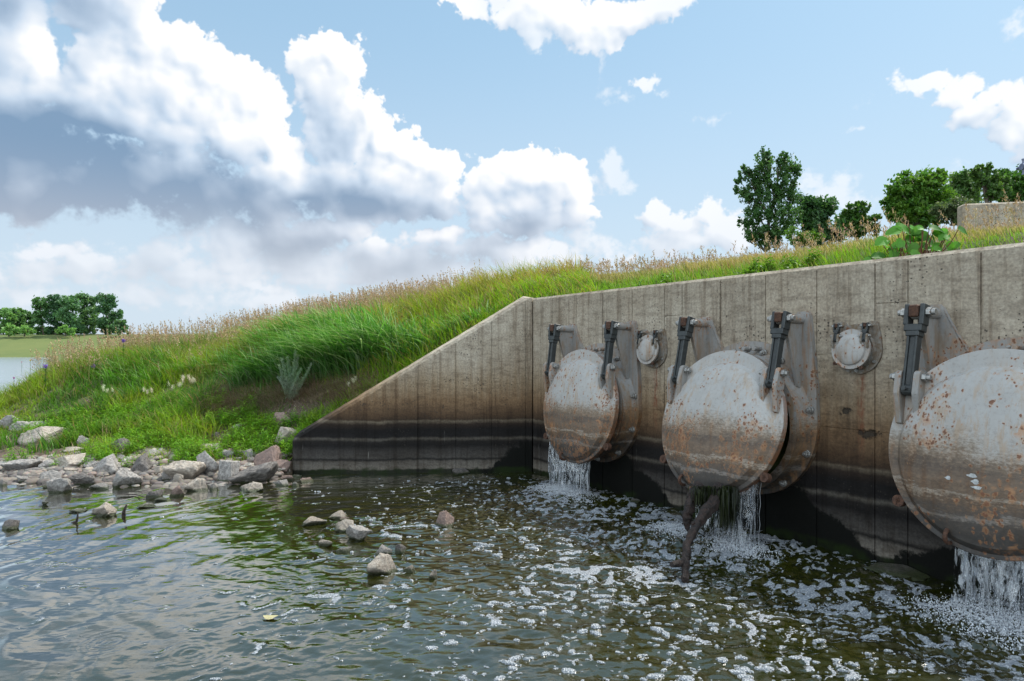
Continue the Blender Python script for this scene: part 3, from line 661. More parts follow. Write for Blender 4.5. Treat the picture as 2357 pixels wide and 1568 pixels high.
def mat_water():
    mt, t, out = material('stream_water')
    wp = t.node('ShaderNodeNewGeometry').outputs['Position']; o = t.sep(wp)
    fo = t.node('ShaderNodeAttribute', attribute_name='foam').outputs['Fac']
    lw = t.node('ShaderNodeFresnel', {'IOR': 1.33})
    small = t.noise(t.scl(wp, (1, 1.3, 1)), 22., 4., .55)
    med = t.noise(t.scl(wp, (.6, 1.5, 1)), 5., 3., .5)
    calm = t.ss(o[0], -3.5, .5, .06, .5)
    nb = t.bump(t.m('ADD', t.m('MULTIPLY', small, calm), t.m('MULTIPLY', med, .8)), .32, .012)
    t.l.new(nb, lw.inputs['Normal'])
    glo = t.node('ShaderNodeBsdfGlossy', {'Color': (1, 1, 1, 1), 'Roughness': t.ss(o[1], 14., 40., .012, .22), 'Normal': nb})
    mur = t.mix(t.noise(wp, 1.5, 5., .6), (.005, .009, .001), (.042, .046, .002))
    mur = t.mix(t.ss(t.noise(wp, .9, 4.), .5, .66, 0, .6), mur, (.014, .022, .005))
    dif = t.node('ShaderNodeBsdfDiffuse', {'Color': mur})
    tra = t.node('ShaderNodeBsdfTransparent', {'Color': (.50, .44, .16, 1)})
    un = t.node('ShaderNodeMixShader', {0: t.ss(o[1], 14., 22., .42, 0.)})
    t.l.new(dif.outputs[0], un.inputs[1]); t.l.new(tra.outputs[0], un.inputs[2])
    top = t.node('ShaderNodeMixShader', {0: t.m('MULTIPLY_ADD', lw.outputs[0], 2.3, .01, clamp=True)})
    t.l.new(un.outputs[0], top.inputs[1]); t.l.new(glo.outputs[0], top.inputs[2])
    # foam: packed bubbles
    cell = t.voro(wp, 75.); cell2 = t.voro(wp, 150.)
    f1 = t.m('MULTIPLY_ADD', t.m('SUBTRACT', t.noise(t.scl(wp, (1, 1.6, 1)), 34., 5., .7), .5), .42, fo)
    f1 = t.m('MULTIPLY_ADD', cell, -.10, f1)
    fm = t.ss(f1, .02, .10)
    fb_ = t.bump(t.m('ADD', t.m('MULTIPLY', cell, -1.), t.m('MULTIPLY', cell2, -.5)), .9, .01)
    fc = t.mix(t.ss(cell, .15, .55), (.47, .49, .52), (.22, .24, .27))
    fd = t.node('ShaderNodeBsdfPrincipled', {'Base Color': fc, 'Roughness': .35, 'Normal': fb_})
    fin = t.node('ShaderNodeMixShader', {0: t.m('MULTIPLY', fm, .88)})
    t.l.new(top.outputs[0], fin.inputs[1]); t.l.new(fd.outputs[0], fin.inputs[2])
    t.l.new(fin.outputs[0], out.inputs[0])
    return mt
M['water'] = mat_water()
wfoam = FOAM * damp - (1 - damp)
water = np_mesh('water', np.stack([WX, WY, WZ], -1).reshape(-1, 3), [grid_faces(len(wx), len(wy))], M['water'], smooth=True, attr={'foam': wfoam})
tag(water, 'dark rippled stream water streaked with white foam', 'water', kind='structure')

# ------------------------------------------------------------------ concrete walls
def wall_obj(name, foot, top_fn, zb, mat, bev, loc, rz, joints_v=(), joints_h=(), back_raise=0., cut=None):
    """foot: plan polygon in local x (along the wall), y (into the earth); joints are shallow grooves cut in the front"""
    bm = bmesh.new()
    B = [bm.verts.new((x, y, zb)) for x, y in foot]
    T = [bm.verts.new((x, y, top_fn(x) + (back_raise if y > .1 else 0))) for x, y in foot]
    n = len(foot); bm.faces.new(B); bm.faces.new(T[::-1])
    for i in range(n): bm.faces.new((B[i], T[i], T[(i + 1) % n], B[(i + 1) % n]))
    bmesh.ops.recalc_face_normals(bm, faces=bm.faces)
    bmesh.ops.bevel(bm, geom=[e for e in bm.edges if e.calc_face_angle(0) > .4], offset=bev, segments=1, affect='EDGES')
    me = bpy.data.meshes.new(name); bm.to_mesh(me); bm.free()
    o = link(name, me, mat); o.location = loc; o.rotation_euler = (0, 0, rz)
    return o
def cut_with(o, bms):
    for bm in bms:
        bmesh.ops.recalc_face_normals(bm, faces=bm.faces)
        cm = bpy.data.meshes.new('cut'); bm.to_mesh(cm); bm.free(); co = bpy.data.objects.new('cut', cm); COL.objects.link(co)
        co.matrix_world = o.matrix_basis.copy()
        md = o.modifiers.new('b', 'BOOLEAN'); md.operation = 'DIFFERENCE'; md.solver = 'EXACT'; md.object = co
        dg = bpy.context.evaluated_depsgraph_get(); me = bpy.data.meshes.new_from_object(o.evaluated_get(dg))
        o.modifiers.clear(); o.data = me; bpy.data.objects.remove(co, do_unlink=True)
def s_of_u(u, n=0.):
    t_ = (u - CX) / FPX; return (t_ * Y0 - X0 + n * (.8391 - .5439 * t_)) / (.5439 + .8391 * t_)
head = wall_obj('headwall', [(0, 0), (9.6, 0), (9.6, .36), (-.2, .36)], lambda x: WALL_TOP, -.7, M['concrete'], .028, (X0, Y0, 0), HWROT)
GATES = [1.45, 3.575, 5.70]; GZC = 1.02
def groove_v(bm, x, z0, z1, w=.011, d=.010):
    b_box(bm, (x, d / 2 - .01 + .0, (z0 + z1) / 2), (w, d + .02, z1 - z0))
gv = bmesh.new()
js = [s_of_u(u) for u in (1245, 1271, 1326, 1387, 1455, 1529, 1570, 1658, 1762, 1880, 2014, 2090, 2258)] + [6.2, 6.8, 7.5]
for x in js: groove_v(gv, x, -.6, 2.33)
cut_with(head, [gv])
gh = bmesh.new()
for x0, x1, z in ((.1, js[1], 2.02), (js[5] + .004, js[6] - .004, 2.02), (js[9] + .6 - .6, js[9] + .0, 2.02), (js[10] + .004, js[11] - .004, 2.02), (0.02, js[1] - .01, 1.02), (js[4] + .01, 1.45 + 1.0, 1.02), (2.55, 2.85, 1.02), (js[9] + .01, js[11] - .01, 1.02), (js[9] + .01, 4.3, 1.62), (4.95, 5.15, 1.62), (js[3] + .1, js[4] + .2, 1.62)):
    if x1 - x0 > .02: b_box(gh, ((x0 + x1) / 2, -.007, z), (x1 - x0, .026, .007))
cut_with(head, [gh])
bores = bmesh.new()
for sc in GATES: b_cyl(bores, (sc, -.1, GZC), (sc, .6, GZC), .56, seg=48)
cut_with(head, [bores])
tag(head, 'long stained concrete headwall that carries the round flap gates', 'wall')
for k, v in (('slime_a', GATES[0] + .1), ('slime_b', GATES[1] + .12), ('slime_c', GATES[2] + .2), ('rust_a', 2.33), ('rust_b', 4.6), ('spalled', 1.0)): head[k] = float(v)

WL = float(X0 - WE[0]); WROT = math.atan2(Y0 - WE[1], X0 - WE[0])
wtop = lambda x: min(WALL_TOP, WEZ + max(x - .02, 0) / (WL - .12) * (WALL_TOP - WEZ))
bm = bmesh.new()
front = [(0, -.7), (WL, -.7), (WL, WALL_TOP), (WL - .10, WALL_TOP), (0.0, WEZ)]
backp = [(0, -.7), (WL + .2, -.7), (WL + .2, WALL_TOP + .0), (WL - .10, WALL_TOP + .055), (0.0, WEZ + .055)]
A = [bm.verts.new((x, 0, z)) for x, z in front]; B = [bm.verts.new((x, .34, z)) for x, z in backp]
bm.faces.new(A); bm.faces.new(B[::-1])
for i in range(5): bm.faces.new((A[i], B[i], B[(i + 1) % 5], A[(i + 1) % 5]))
bmesh.ops.recalc_face_normals(bm, faces=bm.faces)
ed = [e for e in bm.edges if not all(abs(v.co.x - WL) < .25 for v in e.verts)]
bmesh.ops.bevel(bm, geom=ed, offset=.035, segments=1, affect='EDGES')
me = bpy.data.meshes.new('wing_wall'); bm.to_mesh(me); bm.free()
wing = link('wing_wall', me, M['concrete']); wing.location = (WE[0], WE[1], 0); wing.rotation_euler = (0, 0, WROT)
gv = bmesh.new()
for u in (962, 1049, 1132, 1211):
    x = (u - CX) / FPX * 9.2 - WE[0]; groove_v(gv, x, -.6, wtop(x) - .05)
cut_with(wing, [gv])
gh = bmesh.new(); xa = (1132 - CX) / FPX * 9.2 - WE[0]; xb = (1211 - CX) / FPX * 9.2 - WE[0]
for x0, x1, z in ((xa + .005, xb - .005, 1.51), (xb + .005, WL - .01, 2.0), (xb + .005, WL - .01, 1.02)): b_box(gh, ((x0 + x1) / 2, -.007, z), (x1 - x0, .026, .007))
cut_with(wing, [gh])
tag(wing, 'sloping concrete wing wall with black and grey tide bands, ending beside the rocks', 'wall')
for k, v in (('slime_a', WL + .35), ('slime_b', 50.), ('slime_c', 50.), ('rust_a', 50.), ('rust_b', 50.), ('spalled', 0.)): wing[k] = float(v)
# upper wall on the levee, far right
uY = 13.2; ux0 = (2217 - CX) / FPX * uY
up = wall_obj('upper_wall', [(0, 0), (6, 0), (6, .3), (0, .3)], lambda x: EYE + (HZ - 469) / FPX * uY, 2.6, M['concrete'], .03, (ux0, uY, 0), R(-12))
gv = bmesh.new()
for x in (.55, 1.3, 2.2, 3.1): groove_v(gv, x, 2.5, 4.4)
cut_with(up, [gv])
tag(up, 'grey concrete wall standing up on the levee behind the seeding grass, far right', 'wall')
for k in ('slime_a', 'slime_b', 'slime_c', 'rust_a', 'rust_b'): up[k] = 50.
up['spalled'] = 0.

# ------------------------------------------------------------------ flap gates
def gate(s_c, zc, P, tilt, n_pin, label, mc, mf, lug_bottom=True, eye=None, group='big round flap gates on the headwall'):
    """local frame of the gate: x along the wall, y into the wall, z up, origin on the wall face at the gate's centre"""
    k = P['k']
    root = empty('flap_gate', hw(s_c, 0, zc), HWROT)
    tag(root, label, 'flap gate', group)
    Rf, Rt, Ri, Rc = P['Rf'], P['Rt'], P['Ri'], P['Rc']; px, zu, zl, nu = P['px'], P['zu'], P['zl'], P['nu']
    # frame plate with its two ears
    pts = []
    def arc(r, a0, a1, n): return [(r * math.cos(R(a0 + (a1 - a0) * i / n)), r * math.sin(R(a0 + (a1 - a0) * i / n))) for i in range(n + 1)]
    half = arc(Rf, -90, -2, 30) + P['ear'] + arc(Rt, P['earang'], 90, 10)
    full = half + [(-x, z) for x, z in half[::-1][1:-1]]
    dense = []
    for i in range(len(full)):
        a = full[i]; b = full[(i + 1) % len(full)]; L = math.hypot(b[0] - a[0], b[1] - a[1]); m_ = max(1, int(L / (.05 * k + .01)))
        for j in range(m_): dense.append((a[0] + (b[0] - a[0]) * j / m_, a[1] + (b[1] - a[1]) * j / m_))
    th = P['th']; bm = bmesh.new(); rings = []
    for (xx, zz) in dense:
        d = math.hypot(xx, zz); ix, iz = xx / d * Ri, zz / d * Ri
        rings.append([bm.verts.new(p) for p in ((ix, 0.002, iz), (xx, 0.002, zz), (xx, -th, zz), (ix, -th, iz))])
    for i in range(len(rings)):
        a = rings[i]; b = rings[(i + 1) % len(rings)]
        for q in range(4): bm.faces.new((a[q], a[(q + 1) % 4], b[(q + 1) % 4], b[q]))
    frame = bm_obj('frame', bm, mf, root, bevel=.006 * k + .001, auto=R(30))
    # raised seat ring the cover closes on, the pipe mouth, and a near-black disc painted as the shade inside it
    seat_n = P['seat']; bm = bmesh.new(); N = 64
    prof = [(Ri + .075 * k, -th - .001), (Ri + .045 * k, -(th + .05 * k)), (Ri + .035 * k, -(seat_n * .8)), (Ri + .065 * k, -seat_n), (Ri - .0 * k, -seat_n), (Ri - .01 * k, .0), (Ri - .01 * k, .33 * k)]
    vs = [[bm.verts.new((r * math.cos(2 * math.pi * i / N), yy, r * math.sin(2 * math.pi * i / N))) for r, yy in prof] for i in range(N)]
    for i in range(N):
        a, b = vs[i], vs[(i + 1) % N]
        for q in range(len(prof) - 1): bm.faces.new((a[q], b[q], b[q + 1], a[q + 1]))
    seat = bm_obj('seat_ring', bm, mf, root, auto=R(35))
    bm = bmesh.new(); b_cyl(bm, (0, .30 * k, 0), (0, .34 * k, 0), Ri - .012 * k, seg=48); bm_obj('pipe_shade_disc', bm, M['dark'], root)
    # ribs and bosses of the ears
    for sx in (-1, 1):
        bm = bmesh.new()
        b_prism(bm, [(-th, P['rib0']), (-th, zu + .02 * k), (-(nu - .05 * k), zu + .02 * k), (-(nu - .04 * k), zu - .05 * k), (-(th + .05 * k), P['rib0'] + .03 * k)], sx * px - .016 * k, sx * px + .016 * k, axis='x')
        bm_obj('rib', bm, mf, root, bevel=.004 * k)
        bm = bmesh.new(); b_cyl(bm, (sx * px, -th * .5, zu), (sx * px, -nu + .0 * k, zu), .046 * k, .04 * k, 20)
        b_cyl(bm, (sx * px - .028 * k, -nu, zu), (sx * px + .028 * k, -nu, zu), .05 * k, seg=20)
        bm_obj('hinge_boss', bm, mf, root, bevel=.003 * k)
    # nuts round the plate
    def bolt(parent, c, axis, r, L, name='bolt'):
        bm = bmesh.new(); a = Vector(c); d = Vector(axis)
        b_cyl(bm, a, a + d * L * .35, r * 1.35, seg=20); b_cyl(bm, a + d * L * .3, a + d * L * .8, r, seg=6); b_cyl(bm, a + d * L * .8, a + d * L * 1.15, r * .55, seg=12)
        return bm_obj(name, bm, M['bolt'], parent, bevel=r * .08)
    for ang in P['bolts']:
        rr = P['rb']; bolt(root, (rr * math.cos(R(ang)), -th, rr * math.sin(R(ang))), (0, -1, 0), .022 * k + .002, .05 * k + .004)
    # small lifting stubs on top of the ring
    if P.get('stubs'):
        for sx in (.0, .11):
            bm = bmesh.new(); b_cyl(bm, (sx, -th, Rt - .07), (sx, -th - .09, Rt - .07), .024, .02, 14); b_cyl(bm, (sx - .03, -th - .06, Rt - .07), (sx - .03, -th - .1, Rt - .06), .012, seg=8)
            bm_obj('stub', bm, mf, root, bevel=.003)
    # cover: hangs from the lower pins, leans out at the bottom by the tilt
    piv = empty('cover_hinge_axis', (0, -n_pin, zl), 0, root)
    bpy.data.objects.remove(piv, do_unlink=True)
    th_c = .028 * k; off = P['coff']; Rd = P['Rd']; bulge = P['bulge']; dz = P['dz']
    bm = bmesh.new(); NA = 96; NR = 16
    cen = Vector((0, off, -zl))
    c0 = None; prev = None; rows = []
    for j in range(NR + 1):
        q = j / NR; row = []
        for i in range(NA):
            a = 2 * math.pi * i / NA; r_d = Rd * q
            x = r_d * math.cos(a); z = r_d * math.sin(a) + dz
            y = -th_c - bulge * math.sqrt(max(0, 1 - (q * .985) ** 2.0)) * (1 if q < 1 else 0)
            row.append(bm.verts.new(cen + Vector((x, y, z))) if j else None)
        rows.append(row)
    ctr = bm.verts.new(cen + Vector((0, -th_c - bulge, dz)))
    for i in range(NA): bm.faces.new((ctr, rows[1][i], rows[1][(i + 1) % NA]))
    for j in range(1, NR):
        for i in range(NA): bm.faces.new((rows[j][i], rows[j + 1][i], rows[j + 1][(i + 1) % NA], rows[j][(i + 1) % NA]))
    def rim(r, y): return [bm.verts.new(cen + Vector((r * math.cos(2 * math.pi * i / NA), y, r * math.sin(2 * math.pi * i / NA)))) for i in range(NA)]
    r1 = rim(Rc - .004 * k, -th_c); r2 = rim(Rc, -th_c + .005 * k); r3 = rim(Rc, th_c); r4 = rim(Rc - .10 * k, th_c); r5 = [bm.verts.new(cen + Vector((.8 * Rd * math.cos(2 * math.pi * i / NA), -bulge * .45, .8 * Rd * math.sin(2 * math.pi * i / NA)))) for i in range(NA)]
    for A_, B_ in ((rows[NR], r1), (r1, r2), (r2, r3), (r3, r4), (r4, r5)):
        for i in range(NA): bm.faces.new((A_[i], B_[i], B_[(i + 1) % NA], A_[(i + 1) % NA]))
    bm.faces.new(r5)
    cover = bm_obj('cover', bm, mc, root, auto=R(28))
    cover.location = (0, -n_pin, zl); cover.rotation_euler = (-tilt, 0, 0)
    # hinge lugs on the cover: two cheeks per side
    for sx in (-1, 1):
        for dx in (-.062 * k, .062 * k):
            bm = bmesh.new(); x = sx * px + dx; w_ = .02 * k
            poly = [(.045 * k * math.cos(R(a)), .045 * k * math.sin(R(a)) + .0) for a in range(180, -1, -20)]
            poly = [(yy, zz) for yy, zz in poly] + [(off - th_c + .01 * k, -.10 * k), (off - th_c + .012 * k, -P['lug']), (off - th_c - .03 * k, -P['lug'] + .01 * k), (-.05 * k, -.12 * k)]
            b_prism(bm, poly, x - w_, x + w_, axis='x'); bm_obj('lug', bm, mf, cover, bevel=.004 * k)
        pin = bm = bmesh.new(); b_cyl(bm, (sx * px - .1 * k, 0, 0), (sx * px + .1 * k, 0, 0), .016 * k, seg=12)
        for e in (-1, 1):
            b_cyl(bm, (sx * px + e * .083 * k, 0, 0), (sx * px + e * .112 * k, 0, 0), .032 * k, seg=6); b_cyl(bm, (sx * px + e * .11 * k, 0, 0), (sx * px + e * .135 * k, 0, 0), .02 * k, seg=12)
        bm_obj('pin', bm, M['bolt'], cover, bevel=.002 * k)
    # eyes cast on the lower edge
    for ang in P['eyes']:
        bm = bmesh.new(); a = R(ang); c_ = cen + Vector(((Rc + .035 * k) * math.cos(a), 0, (Rc + .035 * k) * math.sin(a)))
        bmesh.ops.create_cone(bm, cap_ends=False, segments=18, radius1=.04 * k, radius2=.04 * k, depth=.05 * k, matrix=Matrix.Translation(c_) @ Matrix.Rotation(R(90), 4, 'X'))
        bmesh.ops.create_cone(bm, cap_ends=False, segments=18, radius1=.016 * k, radius2=.016 * k, depth=.05 * k, matrix=Matrix.Translation(c_) @ Matrix.Rotation(R(90), 4, 'X'))
        loops = [e for e in bm.edges if e.is_boundary]
        bmesh.ops.bridge_loops(bm, edges=[e for e in loops if e.verts[0].co.y < c_.y]); bmesh.ops.bridge_loops(bm, edges=[e for e in loops if e.is_boundary and e.verts[0].co.y > c_.y])
        b_box(bm, cen + Vector(((Rc - .005 * k) * math.cos(a), 0, (Rc - .005 * k) * math.sin(a))), (.05 * k, .045 * k, .05 * k), Matrix.Rotation(-a, 3, 'Y'))
        bm_obj('edge_eye', bm, M['rusty'], cover, bevel=.004 * k)
    if eye is not None:          # lifting ring near the bottom
        a = R(eye); c_ = cen + Vector(((Rc - .05) * math.cos(a), -th_c - .02, (Rc - .05) * math.sin(a)))
        V, F = tube_np([c_ + Vector((0, -.05 * math.sin(q) * 1.2, .045 * math.cos(q))) for q in np.linspace(-.3, math.pi + .3, 14)], [.014] * 14, 10)
        np_mesh('lifting_ring', V, [F], M['rusty'], smooth=True, parent=cover)
    # link arms
    for sx in (-1, 1):
        top = Vector((sx * px, -nu, zu)); bot = Vector((sx * px, -n_pin, zl)); dvec = (bot - top); L = dvec.length; dn_ = dvec.normalized()
        bm = bmesh.new(); fk = .10 * k; w2 = .060 * k
        # local frame: x across, z' along the arm downwards, y' outwards
        rotm = Matrix((Vector((1, 0, 0)), dn_.cross(Vector((1, 0, 0))).normalized() * 1, -dn_)).transposed()
        def bx(c, sz): b_box(bm, top + rotm @ Vector(c), sz, rotm)
        for e in (-1, 1): bx((e * .052 * k, 0, -.02 * k), (.032 * k, .085 * k, .15 * k))
        bx((0, 0, -.115 * k), (.12 * k, .085 * k, .05 * k))
        bx((0, 0, -.155 * k), (.09 * k, .08 * k, .04 * k))
        La = L + .09 * k
        for e in (-1, 1): bx((e * .028 * k, 0, -(.16 * k + La) / 2), (.016 * k, .07 * k, La - .16 * k))
        bx((0, .006 * k, -(.16 * k + La) / 2), (.042 * k, .03 * k, La - .165 * k))
        b_cyl(bm, top + rotm @ Vector((-.04 * k, 0, -La)), top + rotm @ Vector((.04 * k, 0, -La)), .04 * k, seg=16)
        arm = bm_obj('link_arm', bm, M['arm'], root, bevel=.005 * k)
        bm = bmesh.new(); b_cyl(bm, top - Vector((.1 * k, 0, 0)), top + Vector((.1 * k, 0, 0)), .016 * k, seg=12)
        for e in (-1, 1):
            b_cyl(bm, top + Vector((e * .07 * k, 0, 0)), top + Vector((e * .10 * k, 0, 0)), .034 * k, seg=6); b_cyl(bm, top + Vector((e * .1 * k, 0, 0)), top + Vector((e * .125 * k, 0, 0)), .022 * k, seg=12)
        bm_obj('pin', bm, M['bolt'], arm, bevel=.002 * k)
        bm = bmesh.new(); b_box(bm, top + Vector((0, -.02 * k, .01 * k)), (.062 * k, .075 * k, .085 * k)); bm_obj('pivot_block', bm, M['rusty'], arm, bevel=.008 * k)
        stop = bmesh.new(); c_ = top + rotm @ Vector((0, .045 * k, -La)); b_cyl(stop, c_, c_ + rotm @ Vector((0, .03 * k, 0)), .013 * k, seg=10); bm_obj('stop_bolt', stop, M['arm'], arm)
    return root, cover
BIG = dict(k=1., Rf=.675, Rt=.72, Ri=.56, Rc=.655, px=.52, zu=.90, zl=.45, nu=.31, th=.05, seat=.25, rib0=.30, coff=.07, Rd=.585, bulge=.12, dz=-.042, lug=.33, rb=.635,
    ear=[(.672, .10), (.668, .30), (.60, .945), (.585, .965), (.50, .965), (.475, .94), (.44, .86), (.40, .78), (.36, .715), (.33, .668)], earang=63.5,
    bolts=[75, 105, 58, 122, 12, 168, -22, 202, -55, 235, -90], eyes=[216, 324], stubs=True)
SM = dict(k=.36, Rf=.20, Rt=.20, Ri=.13, Rc=.158, px=.118, zu=.185, zl=.105, nu=.098, th=.02, seat=.055, rib0=.08, coff=.02, Rd=.125, bulge=.035, dz=-.005, lug=.10, rb=.172,
    ear=[(.198, .03), (.192, .10), (.165, .212), (.155, .22), (.105, .22), (.085, .20)], earang=68,
    bolts=[55, 125, -35, 215, -90], eyes=[222, 262 + 40])
g1, c1 = gate(GATES[0], GZC, BIG, R(6.5), .37, 'round flap gate nearest the wing wall, peppered with rust spots, water pouring under it', M['gateA'], M['frameM'], eye=258)
g2, c2 = gate(GATES[1], GZC, BIG, R(15), .41, 'middle round flap gate propped ajar over driftwood, dark gap at its right edge', M['gateB'], M['frameM'], eye=247)
g3, c3 = gate(GATES[2], GZC, BIG, R(9), .40, 'largest looking flap gate, cut by the right edge, torn label scraps on its cover', M['gateC'], M['frameM'], eye=250)
s1, _ = gate(2.31, 1.665, SM, R(5), .112, 'small flap gate between the first and middle large gates', M['smallM'], M['smallF'], group='small flap gates high on the headwall')
s2, _ = gate(4.575, 1.665, SM, R(5), .112, 'small flap gate above the rust streak, left of the gate at the frame edge', M['smallM'], M['smallF'], group='small flap gates high on the headwall')
for (x, z, a, b) in ((-.20, -.20, .018, .012), (-.06, -.165, .03, .012), (-.04, -.20, .022, .016), (-.03, -.235, .03, .010)):
    bm = bmesh.new(); q = (x ** 2 + (z + .02) ** 2) ** .5 / .575; yb = -.028 - .115 * math.sqrt(1 - q * q)
    vs = [bm.verts.new((x + a * math.cos(t_) * (1 + .3 * math.sin(3 * t_ + x * 40)), 0, -.45 + z + b * math.sin(t_) * (1 + .3 * math.cos(4 * t_)))) for t_ in np.linspace(0, 2 * np.pi, 11)[:-1]]
    for v_ in vs:
        xx = v_.co.x; zz = v_.co.z + .45; qq = (xx ** 2 + (zz + .042) ** 2) ** .5 / .585; v_.co.y = .07 - .028 - .12 * math.sqrt(1 - (qq * .985) ** 2) - .003
    bm.faces.new(vs); sk = bm_obj('torn_label', bm, M['label'], c3)

# ------------------------------------------------------------------ rocks
ROCKMESH = {}
def rock_mesh(kind, mat):
    """angular boulder: a ball clipped by random planes, edges worn, surface roughened"""
    key = (kind, mat)
    if key in ROCKMESH: return ROCKMESH[key]
    rs = np.random.default_rng(100 + kind)
    bm = bmesh.new(); bmesh.ops.create_icosphere(bm, subdivisions=5, radius=1); bm.verts.ensure_lookup_table()
    P = np.array([v.co[:] for v in bm.verts]); n = rs.normal(size=(12, 3)); n /= np.linalg.norm(n, axis=1)[:, None]
    d = rs.uniform(.50, .86, 12)
    dots = P @ n.T; r = np.min(np.where(dots > .05, d / np.maximum(dots, .05), 9), axis=1)
    soft = -np.log(np.sum(np.exp(-14 * np.where(dots > .05, d / np.maximum(dots, .05), 9)), axis=1) + math.exp(-14 * 1.25)) / 14
    r = np.minimum(r, 1.4)
    Q = P * r[:, None]
    def n3(q, f): return (fbm(q[:, 0] * f + q[:, 2] * f * .7 + kind * 3, q[:, 1] * f - q[:, 2] * f * .6 + 9, 4, .55) - .5)
    Q = Q * (1 + .22 * n3(Q, 1.8) + .10 * n3(Q, 6) + .10 * (.5 - np.abs(n3(Q + 3, 3.)) * 3))[:, None]
    ext = (Q.max(0) - Q.min(0)) / 2; Q = (Q - (Q.max(0) + Q.min(0)) / 2) / ext
    for v, q in zip(bm.verts, Q): v.co = q
    if kind % 3 == 0:
        for v in bm.verts:
            t_ = (v.co.z + 1) / 2; v.co.x = v.co.x * (1.18 - .66 * t_) + .1 * t_; v.co.y *= 1.18 - .6 * t_
    me = bpy.data.meshes.new('rock'); bm.to_mesh(me); bm.free(); me.materials.append(M[mat])
    me.polygons.foreach_set('use_smooth', np.ones(len(me.polygons), dtype=bool)); ROCKMESH[key] = me
    return me
ROCKPOS = []
def rock(u, v, wpx, hpx, mat, label, kind=None, tilt=0., name='rock', group=None, cat='rock', water_rock=False, depth=.8, sink=.3):
    """u, v: photo position of the middle of the foot; size in photo pixels"""
    if water_rock: y = EYE * FPX / (v - HZ); x = (u - CX) / FPX * y; z = 0.
    else: x, y, z = on_ground(u, v, 7.); z = max(z, -.02)
    wdt = wpx / FPX * y; h = hpx / FPX * y
    if kind is None: kind = random.choice((0, 3, 6, 9)) if any(q in label for q in ('pyramid', 'pointed', 'wedge', 'upright', 'triangular')) else (1, 2, 4, 5, 7, 8, 10, 3, 11)[(len(ROCKPOS) * 7 + 3) % 9]
    o = bpy.data.objects.new(name, rock_mesh(kind, mat)); COL.objects.link(o)
    dep = wdt * depth; y2 = y + dep * .35
    o.scale = (wdt / 2 * 1.04, dep / 2, h * (1 + sink) / 2 * 1.04); o.location = (x * y2 / y if not water_rock else x, y2, z + h * (1 - sink) / 2)
    o.rotation_euler = (R(random.uniform(-6, 6)), R(tilt), R(random.choice((0, 180)) + random.uniform(-14, 14)))
    ROCKPOS.append((x, y2, max(wdt, dep) / 2))
    tag(o, label, cat, group); return o
G1 = 'rocks along the shore'; G2 = 'rocks standing in the stream'
def C4(x, y): return x / 3.151, 920.7 + y / 3.151
